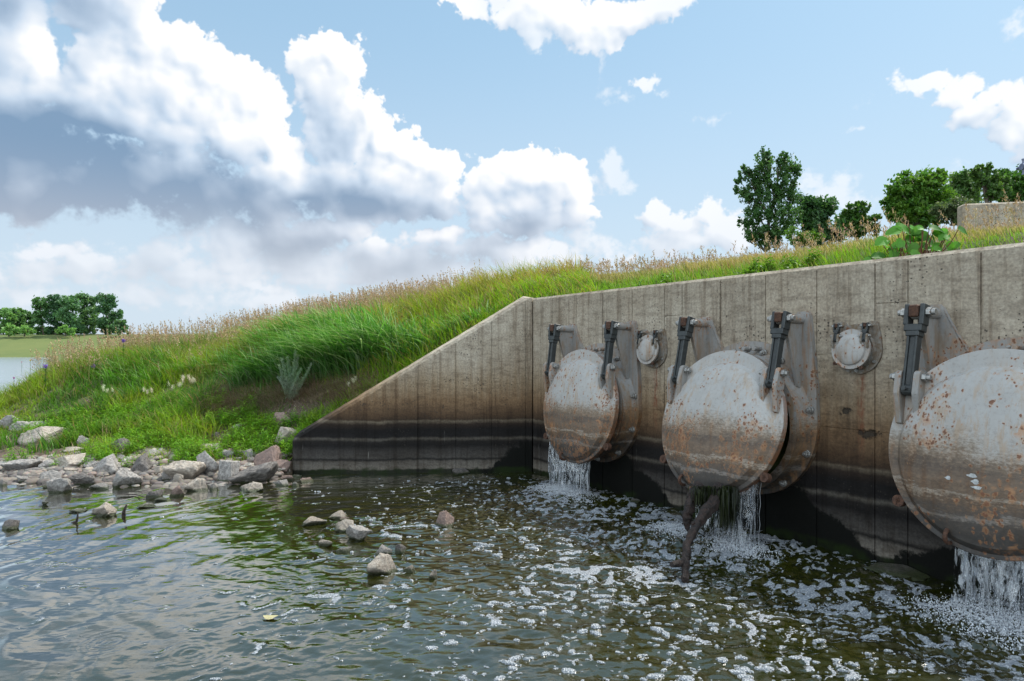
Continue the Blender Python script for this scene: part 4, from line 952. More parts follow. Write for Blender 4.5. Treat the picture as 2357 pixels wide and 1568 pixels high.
SH = [ # x, y (foot), w, h in the close view, material, tilt, label
 (172,522,255,82,'A',-4,'flat grey slab at the shore, farthest left of the front row'),
 (365,500,160,66,'A',-6,'small grey slab wedged behind the long flat tan slab'),
 (520,498,290,92,'B',-5,'long flat pale tan slab lying at the edge of the grass'),
 (80,205,150,78,'A',-28,'tilted grey slab at the left frame edge, under the grass bank'),
 (215,232,235,72,'A',4,'broad dark topped slab behind the biggest left slab'),
 (285,338,310,128,'B',-10,'biggest pale slab on the far left, sloping towards the inlet'),
 (30,292,100,30,'B',0,'thin pale slab lying low at the left frame edge'),
 (855,402,190,122,'D',5,'dark rock with a white vein, half in the weeds'),
 (785,545,200,135,'A',4,'blocky grey rock just below the dark veined rock'),
 (675,505,120,55,'A',0,'low grey rock left of the blocky grey one'),
 (360,598,200,82,'A',3,'low rounded grey rock behind the knobbly front rock'),
 (168,617,140,54,'A',-5,'small flat rock on the gravel at far left'),
 (440,690,170,122,'A',-4,'knobbly grey rock standing in the water edge, front left'),
 (352,650,80,62,'D',0,'small dark rock leaning on the knobbly front rock'),
 (612,640,165,98,'D',-12,'brownish dark rock right of the knobbly front rock'),
 (735,664,142,52,'A',0,'flat grey rock awash just in front of the shore'),
 (932,652,195,150,'A',4,'large upright grey rock in the middle of the shore row'),
 (1035,536,160,134,'D',10,'half dark, half grey block with a white bird dropping spot'),
 (1350,596,272,148,'B',0,'largest pale rounded boulder of the shore row'),
 (1520,552,222,170,'A',6,'big grey boulder with a dark band, behind the pale boulder'),
 (1642,602,168,172,'A',28,'cracked and folded grey rock right of the pale boulder'),
 (1288,622,84,76,'B',0,'small round pale stone in front of the pale boulder'),
 (1212,592,72,62,'A',0,'small grey stone left of the round pale stone'),
 (1148,542,76,52,'B',0,'small tan stone among pebbles behind the shore row'),
 (1425,682,190,102,'B',8,'wedge shaped pale rock at the waterline, front centre'),
 (1296,716,104,92,'C',-18,'pinkish triangular rock at the waterline beside the pale wedge'),
 (1550,672,66,60,'A',0,'little pointed grey stone right of the pale wedge'),
 (1860,628,340,132,'D',-17,'long dark stone lying diagonally with an orange brown flank'),
 (1822,682,178,76,'B',-4,'tan grey rock in the water below the long diagonal stone'),
 (2040,640,122,54,'A',0,'grey flat rock near the foot of the wing wall'),
 (2142,580,88,30,'B',0,'thin tan stone touching the foot of the wing wall'),
 (2226,612,92,42,'C',0,'small brown rock farthest right, in front of the wing wall'),
 (2078,604,96,50,'C',10,'reddish brown stone between the flat rock and wing wall'),
 (2140,640,56,40,'A',0,'tiny grey stone in the water by the wing wall'),
 (1945,492,212,152,'C',4,'big brown block left of the wing wall end'),
 (2085,332,235,135,'B',-10,'large pale slab leaning against the sloping end of the wing wall'),
 (2052,522,104,68,'C',0,'reddish rock under the brown block by the wall'),
 (2062,195,180,92,'C',-14,'brown rock poking from the grass above the leaning slab'),
 (1800,432,84,66,'A',0,'grey stone between the weeds and the brown block'),
 (1655,432,104,62,'A',0,'grey stone half hidden by weeds behind the cracked rock'),
 (1530,395,160,66,'B',0,'pale stone in the weeds behind the big grey boulder'),
 (1268,215,72,30,'D',0,'small dark rock peeping out of the tall weeds'),
 (1000,146,56,46,'A',0,'grey rock high in the green weeds, right of the tall grass'),
 (1814,532,84,60,'B',-8,'tan stone leaning on the long diagonal stone'),
 (1742,552,74,50,'C',0,'pinkish stone right of the cracked rock'),
 (1776,505,104,42,'A',0,'flat grey stone behind the tan leaning one'),
 (868,442,86,42,'A',0,'small grey stone under the dark veined rock'),
 (504,545,116,44,'B',0,'small tan slab in front of the long flat slab'),
 (1092,410,130,40,'A',0,'flat grey stone at the lower edge of the weeds'),
 (600,332,80,60,'A',-30,'grey slab standing on edge in the grass'),
 (520,386,150,36,'B',0,'pale flat stone bedded in the grass above the long slab'),
 (20,642,60,60,'A',0,'grey rock cut by the left edge on the gravel'),
 (1560,275,66,40,'D',0,'dark stone sunk in the weeds left of the leaning slab'),
 (1725,222,90,40,'A',0,'low grey stone on the grass left of the brown rock'),
]
for x, y, w_, h_, m_, tl, lb in SH:
    u, v = C4(x, y); rock(u, v, w_ / 3.151, h_ / 3.151, 'rock' + m_, lb, tilt=tl, group=G1, depth=.75)
for x, y, w_, h_, m_, tl, lb in [
 (725,852,190,96,'B',-6,'pointed tan rock alone in the calm water on the left'),
 (532,822,142,26,'A',0,'nearly drowned flat rock left of the pointed tan rock'),
 (316,762,52,24,'D',0,'tiny dark stone breaking the calm water near the shore'),
 (48,944,118,62,'D',0,'dark weedy lump at the left frame edge in the water'),
 (1108,712,120,52,'D',-8,'dark jagged rock in the shallows beside a twig'),
 (1042,784,140,26,'A',0,'low grey stone awash, right of the pointed tan rock'),
 (1160,735,90,22,'D',0,'thin wet stone below the dark jagged rock')]:
    u, v = C4(x, y); rock(u, v, w_ / 3.151, h_ / 3.151, 'rock' + m_, lb, tilt=tl, group=G2, water_rock=True)
def C8(x, y): return 633 + x / 4.096, 1122.1 + y / 4.096
for x, y, w_, h_, m_, tl, lb in [
 (366,368,220,74,'B',0,'low rounded rock farthest left of the midstream cluster'),
 (592,305,190,66,'B',0,'flat topped pale rock at the back of the midstream cluster'),
 (650,325,84,40,'C',0,'small orange brown stone tucked below the flat topped rock'),
 (632,420,240,104,'B',-8,'mossy footed pale rock in the middle of the cluster'),
 (762,512,268,138,'A',-4,'largest two humped rock of the midstream cluster'),
 (470,556,140,58,'B',0,'small mossy tan rock left of the two humped rock'),
 (640,614,140,44,'A',0,'barely showing grey rock below the two humped rock'),
 (1012,650,186,100,'A',-10,'wedge rock with a tan crest beside the mossy round stone'),
 (1168,626,120,82,'D',0,'round stone wholly covered in dark green moss'),
 (980,842,330,188,'B',6,'biggest pyramid shaped tan rock nearest the viewer'),
 (1254,800,112,62,'B',0,'small smooth pale stone right of the big pyramid rock'),
 (1488,872,92,92,'B',12,'small upright cream stone farthest right of the front rocks'),
 (1602,376,200,146,'C',4,'lone reddish pyramid rock in the dark water near the outfalls')]:
    u, v = C8(x, y); rock(u, v, w_ / 4.096, h_ / 4.096, 'rock' + m_, lb, tilt=tl, group=G2, water_rock=True, depth=.8)
rock(2080, 1330, 130, 11, 'rockD', 'flat mossy stone awash under the headwall, left of the right outfall', group=G2, water_rock=True, sink=.5)
rock(1462, 1158, 22, 10, 'rockD', 'tiny mossy stone in foam between the first two gates', group=G2, water_rock=True)
rock(1060, 1094, 40, 14, 'rockD', 'dark wet stone at the foot of the wing wall', group=G2, water_rock=True)
rock(1385, 1083, 60, 16, 'rockD', 'black wet stone under the first gate', group=G2, water_rock=True)

# pebbles: too many to count
bag = Bag(); ic = bmesh.new(); bmesh.ops.create_icosphere(ic, subdivisions=2, radius=1)
IV = np.array([v.co[:] for v in ic.verts]); IF = np.array([[v.index for v in f.verts] for f in ic.faces]); ic.free()
rs = np.random.default_rng(5)
n_p = 0
while n_p < 5200:
    u = rs.uniform(-10, 720); v = rs.uniform(1040, 1160) - (u / 720) * 12
    y = rs.uniform(7.9, 9.9); x = (u - CX) / FPX * y
    z = float(ground_z(x, y))
    if z > .24 or z < -.12 or (x > WE[0] - .08 and y > 9.0): continue
    r = .010 + .055 * rs.random() ** 3.2; 
    Vp = IV * (1 + .35 * (vn(IV[:, 0] * 2.1 + n_p, IV[:, 1] * 2.1 + IV[:, 2] * 2) - .5))[:, None] * np.array([r * rs.uniform(.8, 1.7), r * rs.uniform(.8, 1.4), r * rs.uniform(.45, .8)])
    a = rs.uniform(0, 6.28); Vp = np.stack([Vp[:, 0] * math.cos(a) - Vp[:, 1] * math.sin(a), Vp[:, 0] * math.sin(a) + Vp[:, 1] * math.cos(a), Vp[:, 2]], -1)
    cc_ = np.array([(.27, .23, .19), (.20, .17, .15), (.26, .215, .18), (.35, .32, .28), (.14, .125, .115), (.20, .15, .125)][rs.integers(6)]) * rs.uniform(.7, 1.15) * (.6 if z < .03 else 1)
    bag.add(Vp + (x, y, z + r * .2), IF, cc_); n_p += 1
mt, t, out = material('pebble'); principled(t, out, Base_Color=t.v('MULTIPLY', t.node('ShaderNodeAttribute', attribute_name='Col').outputs['Color'], t.v('MULTIPLY_ADD', t.noise(t.node('ShaderNodeNewGeometry').outputs['Position'], 60., 4., color=True), (.8, .8, .8), (.6, .6, .6))), Roughness=.8)
M['pebble'] = mt
tag(bag.build('gravel', mt, smooth=True), 'mixed gravel and pebbles between the shore rocks', 'gravel', kind='stuff')

# ------------------------------------------------------------------ grass
def blades(bx, by, bz, h, w_, lean_a, bend, col, K=4, droop=0., tipcol=None, arch=False):
    """one ribbon per blade; all arguments arrays of the same length (col n x 3)"""
    n = len(bx); t_ = np.linspace(0, 1, K + 1)[None, :]
    lx, ly = np.cos(lean_a)[:, None], np.sin(lean_a)[:, None]
    b = bend[:, None]; hh = h[:, None]
    out_ = hh * b * (t_ ** 1.9); up_ = hh * (t_ - (.30 * b + droop) * t_ ** 2.6)
    cx = bx[:, None] + lx * out_; cy = by[:, None] + ly * out_; cz = bz[:, None] + up_
    wa = lean_a + np.pi / 2 + RNG.normal(0, .7, n); wx_, wy_ = np.cos(wa)[:, None], np.sin(wa)[:, None]
    ww = w_[:, None] * (1 - t_ ** 2.2 * .93) * .5
    L_ = np.stack([cx - wx_ * ww, cy - wy_ * ww, cz], -1); R_ = np.stack([cx + wx_ * ww, cy + wy_ * ww, cz + ww * .3], -1)
    V = np.stack([L_, R_], 2).reshape(-1, 3)
    base = (np.arange(n) * (K + 1) * 2)[:, None] + (np.arange(K) * 2)[None, :]
    F = np.stack([base, base + 1, base + 3, base + 2], -1).reshape(-1, 4)
    tt = t_[..., None]; tc = col if tipcol is None else tipcol
    c = col[:, None, :] * (1 - tt) + tc[:, None, :] * tt
    return V, F, np.repeat(c, 2, axis=1).reshape(-1, 3)
def mixc(a, b, t_): return np.asarray(a)[None] * (1 - t_[:, None]) + np.asarray(b)[None] * t_[:, None]
def sees(x, y, m_=60): u = CX + FPX * x / y; return (u > -m_) & (u < 2357 + m_)
def scatter(n, xr, yr, fn):
    x = RNG.uniform(*xr, n); y = RNG.uniform(*yr, n); p = fn(x, y); k = RNG.random(n) < p; return x[k], y[k]
def in_rocks(x, y):
    m_ = np.zeros(len(x), bool)
    for rx, ry, rr in ROCKPOS: m_ |= np.hypot(x - rx, y - ry) < rr * .75
    return m_
def onbank(x, y):
    z = ground_z(x, y); s_, n_ = to_sn(x, y)
    wall = ((y < wing_y(np.clip(x, WE[0], X0)) + .36) & (x > WE[0] - .02) & (n_ > -.4)) | ((n_ > -.37) & (s_ > -.2))
    return z, ~wall
WIND = 2.7      # the tall grass leans to the left
# places, in plan, of the different growth
def uv_of(x, y, z): return CX + FPX * x / y, HZ - (z - EYE) / y * FPX
clumpc = fbm
near = lambda x, y: y < 17.5
# 1. main cover of the near bank
x, y = scatter(165000, (-12.5, 1.2), (8.9, 19), lambda x, y: sees(x, y) * np.clip((13 / y) ** 1.1, 0, 1))
z, ok = onbank(x, y); u, v = uv_of(x, y, z); s_, n_ = to_sn(x, y)
bare = np.exp(-(((u - 735) / 135) ** 2 + ((v - 925) / 44) ** 2) ** 1.5) + .8 * np.exp(-(((u - 250) / 120) ** 2 + ((v - 890) / 14) ** 2))
ok &= (z > .07 + .12 * vn(x * 2.2, y * 2.2)) & ~in_rocks(x, y) & (RNG.random(len(x)) > bare * .97) & (RNG.random(len(x)) < .55 + .8 * sst(z, .1, .5)) & (fbm(x * 3.3, y * 3.3, 3) > .30)
x, y, z, u, v = x[ok], y[ok], z[ok], u[ok], v[ok]; n = len(x)
tall = sst(z, .7, 1.5) * .6 + .55 * sst(fbm(x * .9 + 4, y * .9, 3), .45, .62)
h = (.13 + .34 * tall) * RNG.uniform(.55, 1.3, n) * np.where((u > 560) & (y < 11) & (x > -3), .72, 1)
lush = sst(fbm(x * .7 + 30, y * .7, 4), .40, .62)
c = mixc((.15, .225, .016), (.055, .145, .012), lush) * (RNG.uniform(.55, 1.35, n) * (.7 + .7 * fbm(x * 4, y * 4, 3)))[:, None]
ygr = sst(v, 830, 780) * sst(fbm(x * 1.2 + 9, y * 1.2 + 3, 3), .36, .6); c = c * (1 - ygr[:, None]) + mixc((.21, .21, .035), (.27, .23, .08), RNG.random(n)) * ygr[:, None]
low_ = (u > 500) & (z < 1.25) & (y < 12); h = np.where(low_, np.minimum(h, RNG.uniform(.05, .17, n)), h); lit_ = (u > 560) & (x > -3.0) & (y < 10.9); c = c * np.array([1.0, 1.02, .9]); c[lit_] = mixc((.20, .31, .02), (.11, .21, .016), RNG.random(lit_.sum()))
strw = RNG.random(n) < .12 + .14 * sst(z, .8, 1.6); c[strw] = mixc((.26, .20, .10), (.20, .15, .07), RNG.random(strw.sum()))
tip = c * np.array([1.35, 1.25, 1.1])
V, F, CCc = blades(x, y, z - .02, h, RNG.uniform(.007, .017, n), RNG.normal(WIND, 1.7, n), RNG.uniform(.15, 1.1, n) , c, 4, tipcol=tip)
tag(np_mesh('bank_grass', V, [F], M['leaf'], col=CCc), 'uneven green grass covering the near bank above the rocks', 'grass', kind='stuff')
print('bank blades', n)

# 2. deep green arching reed grass, in overlapping tussocks leaning left
TUS = [(560,905,.62,.55),(600,885,.75,.6),(640,900,.8,.6),(665,855,.9,.65),(700,880,.95,.7),(735,860,1.0,.7),(770,880,1.0,.7),(800,858,1.05,.7),(835,868,1.0,.7),(865,850,1.0,.6),(900,845,.8,.5),(610,820,.8,.7),(680,810,.9,.7),(760,800,.95,.8),(840,800,.9,.7),
       (930,850,.6,.5),(960,840,.5,.5),(520,860,.6,.6),(1000,830,.45,.5),(1040,800,.45,.5),(1090,770,.4,.5),(960,800,.5,.6),
       (250,900,.55,.55),(290,880,.6,.6),(330,910,.6,.6),(370,890,.55,.6),(300,930,.45,.5),(390,860,.5,.6),(230,850,.5,.5),(200,840,.5,.45),(440,870,.5,.5),(350,850,.5,.6)]
bx, by, bz, hh, aa, bb, cc1, ww = [], [], [], [], [], [], [], []
for u0, v0, hgt, spread in TUS:
    px_, py_, pz_ = on_ground(u0, v0, 8.5); m_ = int(430 * min(1.1, hgt) * spread)
    r = RNG.normal(0, spread * .26, (m_, 2)); xx = px_ + r[:, 0]; yy = py_ + .1 + np.abs(r[:, 1]) * .8; rad_a = np.arctan2(r[:, 1] - .25, r[:, 0] - .25)
    bx.append(xx); by.append(yy); hh.append(hgt * RNG.uniform(.55, 1.12, m_)); aa.append(np.where(RNG.random(m_) < .55, rad_a, WIND + .3) + RNG.normal(0, .7, m_)); bb.append(np.where(RNG.random(m_) < .45, RNG.uniform(.1, .5, m_), RNG.uniform(.5, 1.3, m_)))
    g_ = RNG.random(m_); right_ = u0 > 520
    cc1.append((mixc((.038, .125, .018), (.095, .22, .045), g_) if right_ else mixc((.11, .25, .012), (.05, .16, .010), g_)) * RNG.uniform(.6, 1.25, m_)[:, None]); ww.append(RNG.uniform(.013, .030, m_) if right_ else RNG.uniform(.008, .016, m_))
bx, by, hh, aa, bb, cc1, ww = [np.concatenate(q) for q in (bx, by, hh, aa, bb, cc1, ww)]
z, ok = onbank(bx, by); ok &= z > .08
bx, by, hh, aa, bb, cc1, ww, z = [q[ok] for q in (bx, by, hh, aa, bb, cc1, ww, z)]
hl = RNG.random(len(bx)) < .22; tip = cc1 * 1.5; tip[hl] = (.38, .48, .28)
V, F, CCc = blades(bx, by, z - .02, hh, ww, aa, bb, cc1, 6, droop=.16, tipcol=tip)
tag(np_mesh('arching_grass', V, [F], M['leaf'], col=CCc), 'tall deep green grass arching over to the left above the bare soil', 'tall grass', kind='stuff')
print('arching', len(bx))

# 2b. bright short grass hard against the back of the wing wall
n = 9000; x = RNG.uniform(WE[0] - .1, .5, n); y = wing_y(x) + .38 + np.abs(RNG.normal(0, .26, n)); z, ok = onbank(x, y); ok &= fbm(x * 3, y * 3, 3) > .36; x, y, z = x[ok], y[ok], z[ok]; n = len(x)
c = mixc((.21, .33, .02), (.12, .24, .016), RNG.random(n)) * RNG.uniform(.6, 1.2, n)[:, None]
V, F, CCc = blades(x, y, z - .02, RNG.uniform(.09, .26, n), RNG.uniform(.008, .018, n), RNG.normal(WIND, 1.6, n), RNG.uniform(.2, 1.1, n), c, 4, tipcol=c * 1.2)
tag(np_mesh('wall_edge_grass', V, [F], M['leaf'], col=CCc), 'bright lime green grass lining the back of the sloping wing wall', 'grass', kind='stuff')

# 3. levee slope behind the headwall and the far run of the levee
def levee_p(x, y):
    s_, n_ = to_sn(x, y); return sees(x, y) * (n_ < 4.5) * (n_ > -7.2) * np.clip((11 / y) ** 1.5, 0, 1)
x, y = scatter(560000, (-24, 13), (4.2, 46), levee_p)
x2, y2 = scatter(230000, (-1, 8.5), (4.2, 14), lambda x, y: levee_p(x, y) * (to_sn(x, y)[1] < -.3)); x = np.concatenate([x, x2]); y = np.concatenate([y, y2])
z, ok = onbank(x, y); s_, n_ = to_sn(x, y); PLT = hw(4.75, -.5)
ok &= np.hypot(x - PLT[0], y - PLT[1]) > .42
ok &= ~((y < 17) & (n_ > 1.)) & (fbm(x * 2, y * 2, 3) > .25)
x, y, z, n_ = x[ok], y[ok], z[ok], n_[ok]; n = len(x)
dist = np.hypot(x, y)
h = RNG.uniform(.07, .17, n) * (1 + .5 * sst(-n_, 1, 4)) * (1 + .35 * sst(dist, 10, 20)) * np.where(CX + FPX * x / y > 2120, .6, 1); wd = np.clip(dist * .00085, .005, .03)
k = sst(fbm(x * .6, y * .6, 4), .38, .62)
c = mixc((.22, .185, .055), (.12, .145, .026), k) * RNG.uniform(.75, 1.3, n)[:, None]
st_ = RNG.random(n) < .42; c[st_] = mixc((.38, .29, .16), (.32, .25, .11), RNG.random(st_.sum()))
edge = (n_ > -1.1) & (RNG.random(n) < .8); c[edge] = mixc((.11, .24, .016), (.19, .30, .025), RNG.random(edge.sum()))
V, F, CCc = blades(x, y, z - .02, h, wd, RNG.normal(WIND, 1.1, n), RNG.uniform(.1, .6, n), c, 3, tipcol=c * 1.2)
tag(np_mesh('levee_grass', V, [F], M['leaf'], col=CCc), 'yellow green grass covering the levee slope behind the walls', 'grass', kind='stuff')
print('levee', n)

# 4. seeding grass heads: stalk and loose tan panicle
def seed_heads(x, y, z, hgt, name, label, px_scale=1., purple=.3, hl_=(.10, .2)):
    n = len(x); dist = np.hypot(x, y); la = RNG.normal(WIND, .9, n); bd = RNG.uniform(.05, .28, n)
    c = mixc((.27, .22, .10), (.20, .20, .07), RNG.random(n))
    V1, F1, C1 = blades(x, y, z - .02, hgt, np.clip(dist * .00045, .0018, .012), la, bd, c, 3)
    # panicle: short slivers around the top of the stalk
    q = 16; i = np.repeat(np.arange(n), q); t_ = RNG.uniform(.66, 1.03, n * q); L = hgt[i]
    ox = L * bd[i] * t_ ** 1.9; sx = x[i] + np.cos(la[i]) * ox; sy = y[i] + np.sin(la[i]) * ox; sz = z[i] - .02 + L * (t_ - .3 * bd[i] * t_ ** 2.6)
    rad = .028 * (1.06 - t_) * 4.2 * px_scale
    sx += RNG.normal(0, 1, n * q) * rad * .5; sy += RNG.normal(0, 1, n * q) * rad * .5
    cs = mixc((.46, .33, .20), (.32, .21, .15), RNG.random(n))[i] * RNG.uniform(.75, 1.25, n * q)[:, None]
    w2 = np.clip(dist[i] * .0010, .005, .018)
    V2, F2, C2 = blades(sx, sy, sz, RNG.uniform(.015, .04, n * q) * px_scale, w2, RNG.uniform(0, 6.28, n * q), RNG.uniform(.2, 1.2, n * q), cs, 2)
    o = np_mesh(name, np.concatenate([V1, V2]), [np.concatenate([F1, F2 + len(V1)])], M['dry'], col=np.concatenate([C1, C2]))
    return tag(o, label, 'seeding grass', kind='stuff')
x, y = scatter(170000, (-26, 13), (6, 50), lambda x, y: levee_p(x, y) * (to_sn(x, y)[1] < -1.3) * .75)
z, ok = onbank(x, y); s_, n_ = to_sn(x, y); ok &= RNG.random(len(x)) < .52 + .6 * sst(-n_, 2.2, 5.2) ; ok &= fbm(x * .8 + 7, y * .8, 3) > .36
ok &= np.hypot(x - PLT[0], y - PLT[1]) > .7
x, y, z = x[ok], y[ok], z[ok]; print('heads', len(x))
seed_heads(x, y, z, RNG.uniform(.22, .42, len(x)) * (1 + .5 * sst(np.hypot(x, y), 10, 18)), 'levee_seed_heads', 'tan seeding grass along the top of the levee against the sky', 1.1)
x, y = scatter(9000, (-11.5, -.5), (12.2, 18), lambda x, y: sees(x, y) * 1.)
z, ok = onbank(x, y); ok &= (z > .95) & (fbm(x * 1.1, y * 1.1 + 5, 3) > .45) & (RNG.random(len(x)) < sst(y, 12., 15.)); x, y, z = x[ok], y[ok], z[ok]; print('heads2', len(x))
seed_heads(x, y, z, RNG.uniform(.45, .85, len(x)), 'bank_seed_heads', 'loose purple brown seeding grass on the crest of the near bank', .9)

# 5. broad leaved weeds along the foot of the bank and along the top of the walls
def weeds(pts, hgt, leafL, leafW, per, ca, cb, name, label, mat='leaf'):
    x, y, z = pts; n = len(x); H = hgt * RNG.uniform(.55, 1.25, n)
    la = RNG.uniform(0, 6.28, n); bd = RNG.uniform(.05, .35, n); cs = mixc((.10, .12, .03), (.13, .10, .04), RNG.random(n))
    V1, F1, C1 = blades(x, y, z, H, np.full(n, .005), la, bd, cs, 3)
    i = np.repeat(np.arange(n), per); m_ = n * per; t_ = np.tile(np.linspace(.2, 1., per), n) + RNG.normal(0, .03, m_)
    ox = H[i] * bd[i] * np.clip(t_, 0, 2) ** 1.9; sx = x[i] + np.cos(la[i]) * ox; sy = y[i] + np.sin(la[i]) * ox; sz = z[i] + H[i] * (t_ - .3 * bd[i] * t_ ** 2.6)
    ang = np.tile(np.arange(per) * 2.4, n) + RNG.normal(0, .4, m_) + la[i]; Lf = leafL * RNG.uniform(.6, 1.2, m_) * (1.15 - .5 * np.clip(t_, 0, 1))
    # a leaf: pointed oval of 6 quads
    tt = np.array([0, .18, .42, .7, 1.]); wv = np.array([.12, .8, 1., .66, .02]) * .5
    pitch = RNG.uniform(.0, 1.0, m_); dx, dy = np.cos(ang), np.sin(ang)
    cx_ = sx[:, None] + dx[:, None] * Lf[:, None] * tt * np.cos(pitch)[:, None]; cy_ = sy[:, None] + dy[:, None] * Lf[:, None] * tt * np.cos(pitch)[:, None]
    cz_ = sz[:, None] + Lf[:, None] * (np.sin(pitch)[:, None] * tt - .42 * tt ** 2)
    wq = (leafW * Lf / leafL)[:, None] * wv[None]
    Lv = np.stack([cx_ - dy[:, None] * wq, cy_ + dx[:, None] * wq, cz_ + wq * .35], -1); Cv = np.stack([cx_, cy_, cz_], -1); Rv = np.stack([cx_ + dy[:, None] * wq, cy_ - dx[:, None] * wq, cz_ + wq * .35], -1)
    V2 = np.stack([Lv, Cv, Rv], 2).reshape(-1, 3); K = 5
    b = (np.arange(m_) * K * 3)[:, None] + (np.arange(K - 1) * 3)[None]
    F2 = np.concatenate([np.stack([b, b + 1, b + 4, b + 3], -1).reshape(-1, 4), np.stack([b + 1, b + 2, b + 5, b + 4], -1).reshape(-1, 4)])
    cl = mixc(ca, cb, RNG.random(n))[i] * RNG.uniform(.75, 1.3, m_)[:, None]
    o = np_mesh(name, np.concatenate([V1, V2]), [np.concatenate([F1, F2 + len(V1)])], M[mat], col=np.concatenate([C1, np.repeat(cl, K * 3, axis=0)]))
    return tag(o, label, 'weeds', kind='stuff')
x, y = scatter(16000, (-8.6, -2.5), (8.7, 11.6), lambda x, y: sees(x, y) * 1.)
z, ok = onbank(x, y); u, v = uv_of(x, y, z); ok &= (z > .05) & ~((u > 590) & (u < 900) & (v < 972)) & (v > 905) & (v < 1080) & ~in_rocks(x, y) & (fbm(x * 1.6, y * 1.6 + 2, 3) > .38 + .10 * (z < .16)) & (RNG.random(len(x)) < .42); x, y, z = x[ok], y[ok], z[ok]; print('weeds', len(x))
weeds((x, y, z), .20, .085, .020, 12, (.20, .36, .022), (.10, .24, .018), 'bank_weeds', 'bright green leafy weeds growing down to the shore rocks')
s_ = RNG.uniform(.6, 8.8, 420); n_ = -RNG.uniform(.42, .95, 420); dn_ = fbm(s_ * 1.3, s_ * 0 + 2, 3) > .52; s_, n_ = s_[dn_], n_[dn_]
x = X0 + DR[0] * s_ + DN[0] * n_; y = Y0 + DR[1] * s_ + DN[1] * n_
weeds((x, y, ground_z(x, y)), .16, .085, .045, 9, (.075, .17, .02), (.13, .22, .03), 'wall_top_weeds', 'low broad leaved weeds along the top edge of the headwall')

# 6. dead straw at the foot of the tall grass
ux = RNG.uniform(480, 900, 5200); vy = 925 - np.abs(RNG.normal(0, 26, 5200)) + RNG.normal(0, 8, 5200) + (ux < 640) * 22
pp = [on_ground(a, b, 8.8) for a, b in zip(ux[:1700], vy[:1700])]; pp = np.array(pp); x = np.repeat(pp[:, 0], 3) + RNG.normal(0, .05, 5100); y = np.repeat(pp[:, 1], 3) + RNG.normal(0, .05, 5100)
z, ok = onbank(x, y); x, y, z = x[ok], y[ok], z[ok]; n = len(x)
V, F, CCc = blades(x, y, z, RNG.uniform(.12, .38, n), RNG.uniform(.003, .006, n), RNG.normal(WIND + .8, .9, n), RNG.uniform(.9, 2.2, n), mixc((.28, .21, .14), (.15, .10, .06), RNG.random(n)), 3, droop=.3)
tag(np_mesh('dead_grass', V, [F], M['dry'], col=CCc), 'matted dead straw under the tall arching grass', 'dead grass', kind='stuff')

# ------------------------------------------------------------------ single plants
def plant_root(name, u, v, label, cat, group=None, at=None):
    p = at or on_ground(u, v, 8.5); r = empty(name, p); tag(r, label, cat, group); return r, p
# silvery sage bush in front of the tall grass
root, p0 = plant_root('sage_bush', 668, 922, 'silvery grey green sage bush in front of the tall arching grass', 'bush')
stem = Bag(); leaves = [[], [], [], [], [], [], []]
sc = p0[1] / FPX
for k_, (du, dv) in enumerate(((-28, -80), (-6, -98), (12, -112), (18, -100), (48, -82), (30, -70), (-14, -60), (2, -74), (36, -50), (-30, -50), (22, -46), (-20, -95))):
    end = np.array([du * sc, RNG.normal(0, .05), -dv * sc]); path = [np.array([0, 0, 0]) + (end * t_ + np.array([0, 0, .06 * math.sin(3.1 * t_)]) * (1 if k_ % 2 else -.5)) for t_ in np.linspace(0, 1, 8)]
    Vt, Ft = tube_np(path, list(np.linspace(.006, .002, 8)), 6); stem.add(Vt, Ft, (.25, .28, .18))
    m_ = 420; t_ = RNG.uniform(.15, 1.0, m_); P_ = np.array(path); idx = t_ * 7; i0 = idx.astype(int).clip(0, 6); fr = (idx - i0)[:, None]; Q = P_[i0] * (1 - fr) + P_[i0 + 1] * fr
    rr = .05 * (1.1 - t_); Q = Q + RNG.normal(0, 1, (m_, 3)) * rr[:, None] * .5
    for lst, val in zip(leaves, (Q[:, 0], Q[:, 1], Q[:, 2], RNG.uniform(.03, .065, m_), RNG.uniform(.007, .014, m_), RNG.uniform(0, 6.28, m_), RNG.uniform(.3, 1.2, m_))): lst.append(val)
L7 = [np.concatenate(q) for q in leaves]; n = len(L7[0])
V, F, CCc = blades(*L7[:3], L7[3], L7[4], L7[5], L7[6], mixc((.20, .28, .19), (.36, .44, .34), RNG.random(n)), 2)
np_mesh('foliage', V, [F], M['leaf'], col=CCc, parent=root); stem.build('stem', M['dry'], root)
# large leaved plant on the levee behind the headwall
def big_leaf(bag_, base, tip_dir, size, col, droop=.25):
    d = np.array(tip_dir, float); d /= np.linalg.norm(d); nrm_ = np.array([RNG.normal(0, .35), -.75 + RNG.normal(0, .2), .55]); side = np.cross(d, nrm_); side /= np.linalg.norm(side) + 1e-6; up = np.cross(side, d)
    rows = 9; cols = 7; V = []
    for i in range(rows):
        t_ = i / (rows - 1); w_ = size * .52 * (math.sin(math.pi * min(1, t_ * .92 + .06)) ** .62) * (1 - .25 * t_)
        for j in range(cols):
            s = j / (cols - 1) * 2 - 1
            V.append(np.array(base) + d * size * t_ * (1 - .0) + side * w_ * s + up * (-.28 * size * t_ * t_ * droop * 4 + .10 * size * abs(s) ** 1.5 + .015 * math.sin(9 * t_ + 5 * s) * size * 2))
    F = [(i * cols + j, i * cols + j + 1, (i + 1) * cols + j + 1, (i + 1) * cols + j) for i in range(rows - 1) for j in range(cols - 1)]
    bag_.add(np.array(V), np.array(F), col)
at = hw(4.75, -.5); gz_ = float(ground_z(at[0], at[1])); root, p0 = plant_root('broadleaf_plant', 0, 0, 'leafy plant with very large round leaves above the headwall', 'plant', at=(at[0], at[1], gz_ - .03))
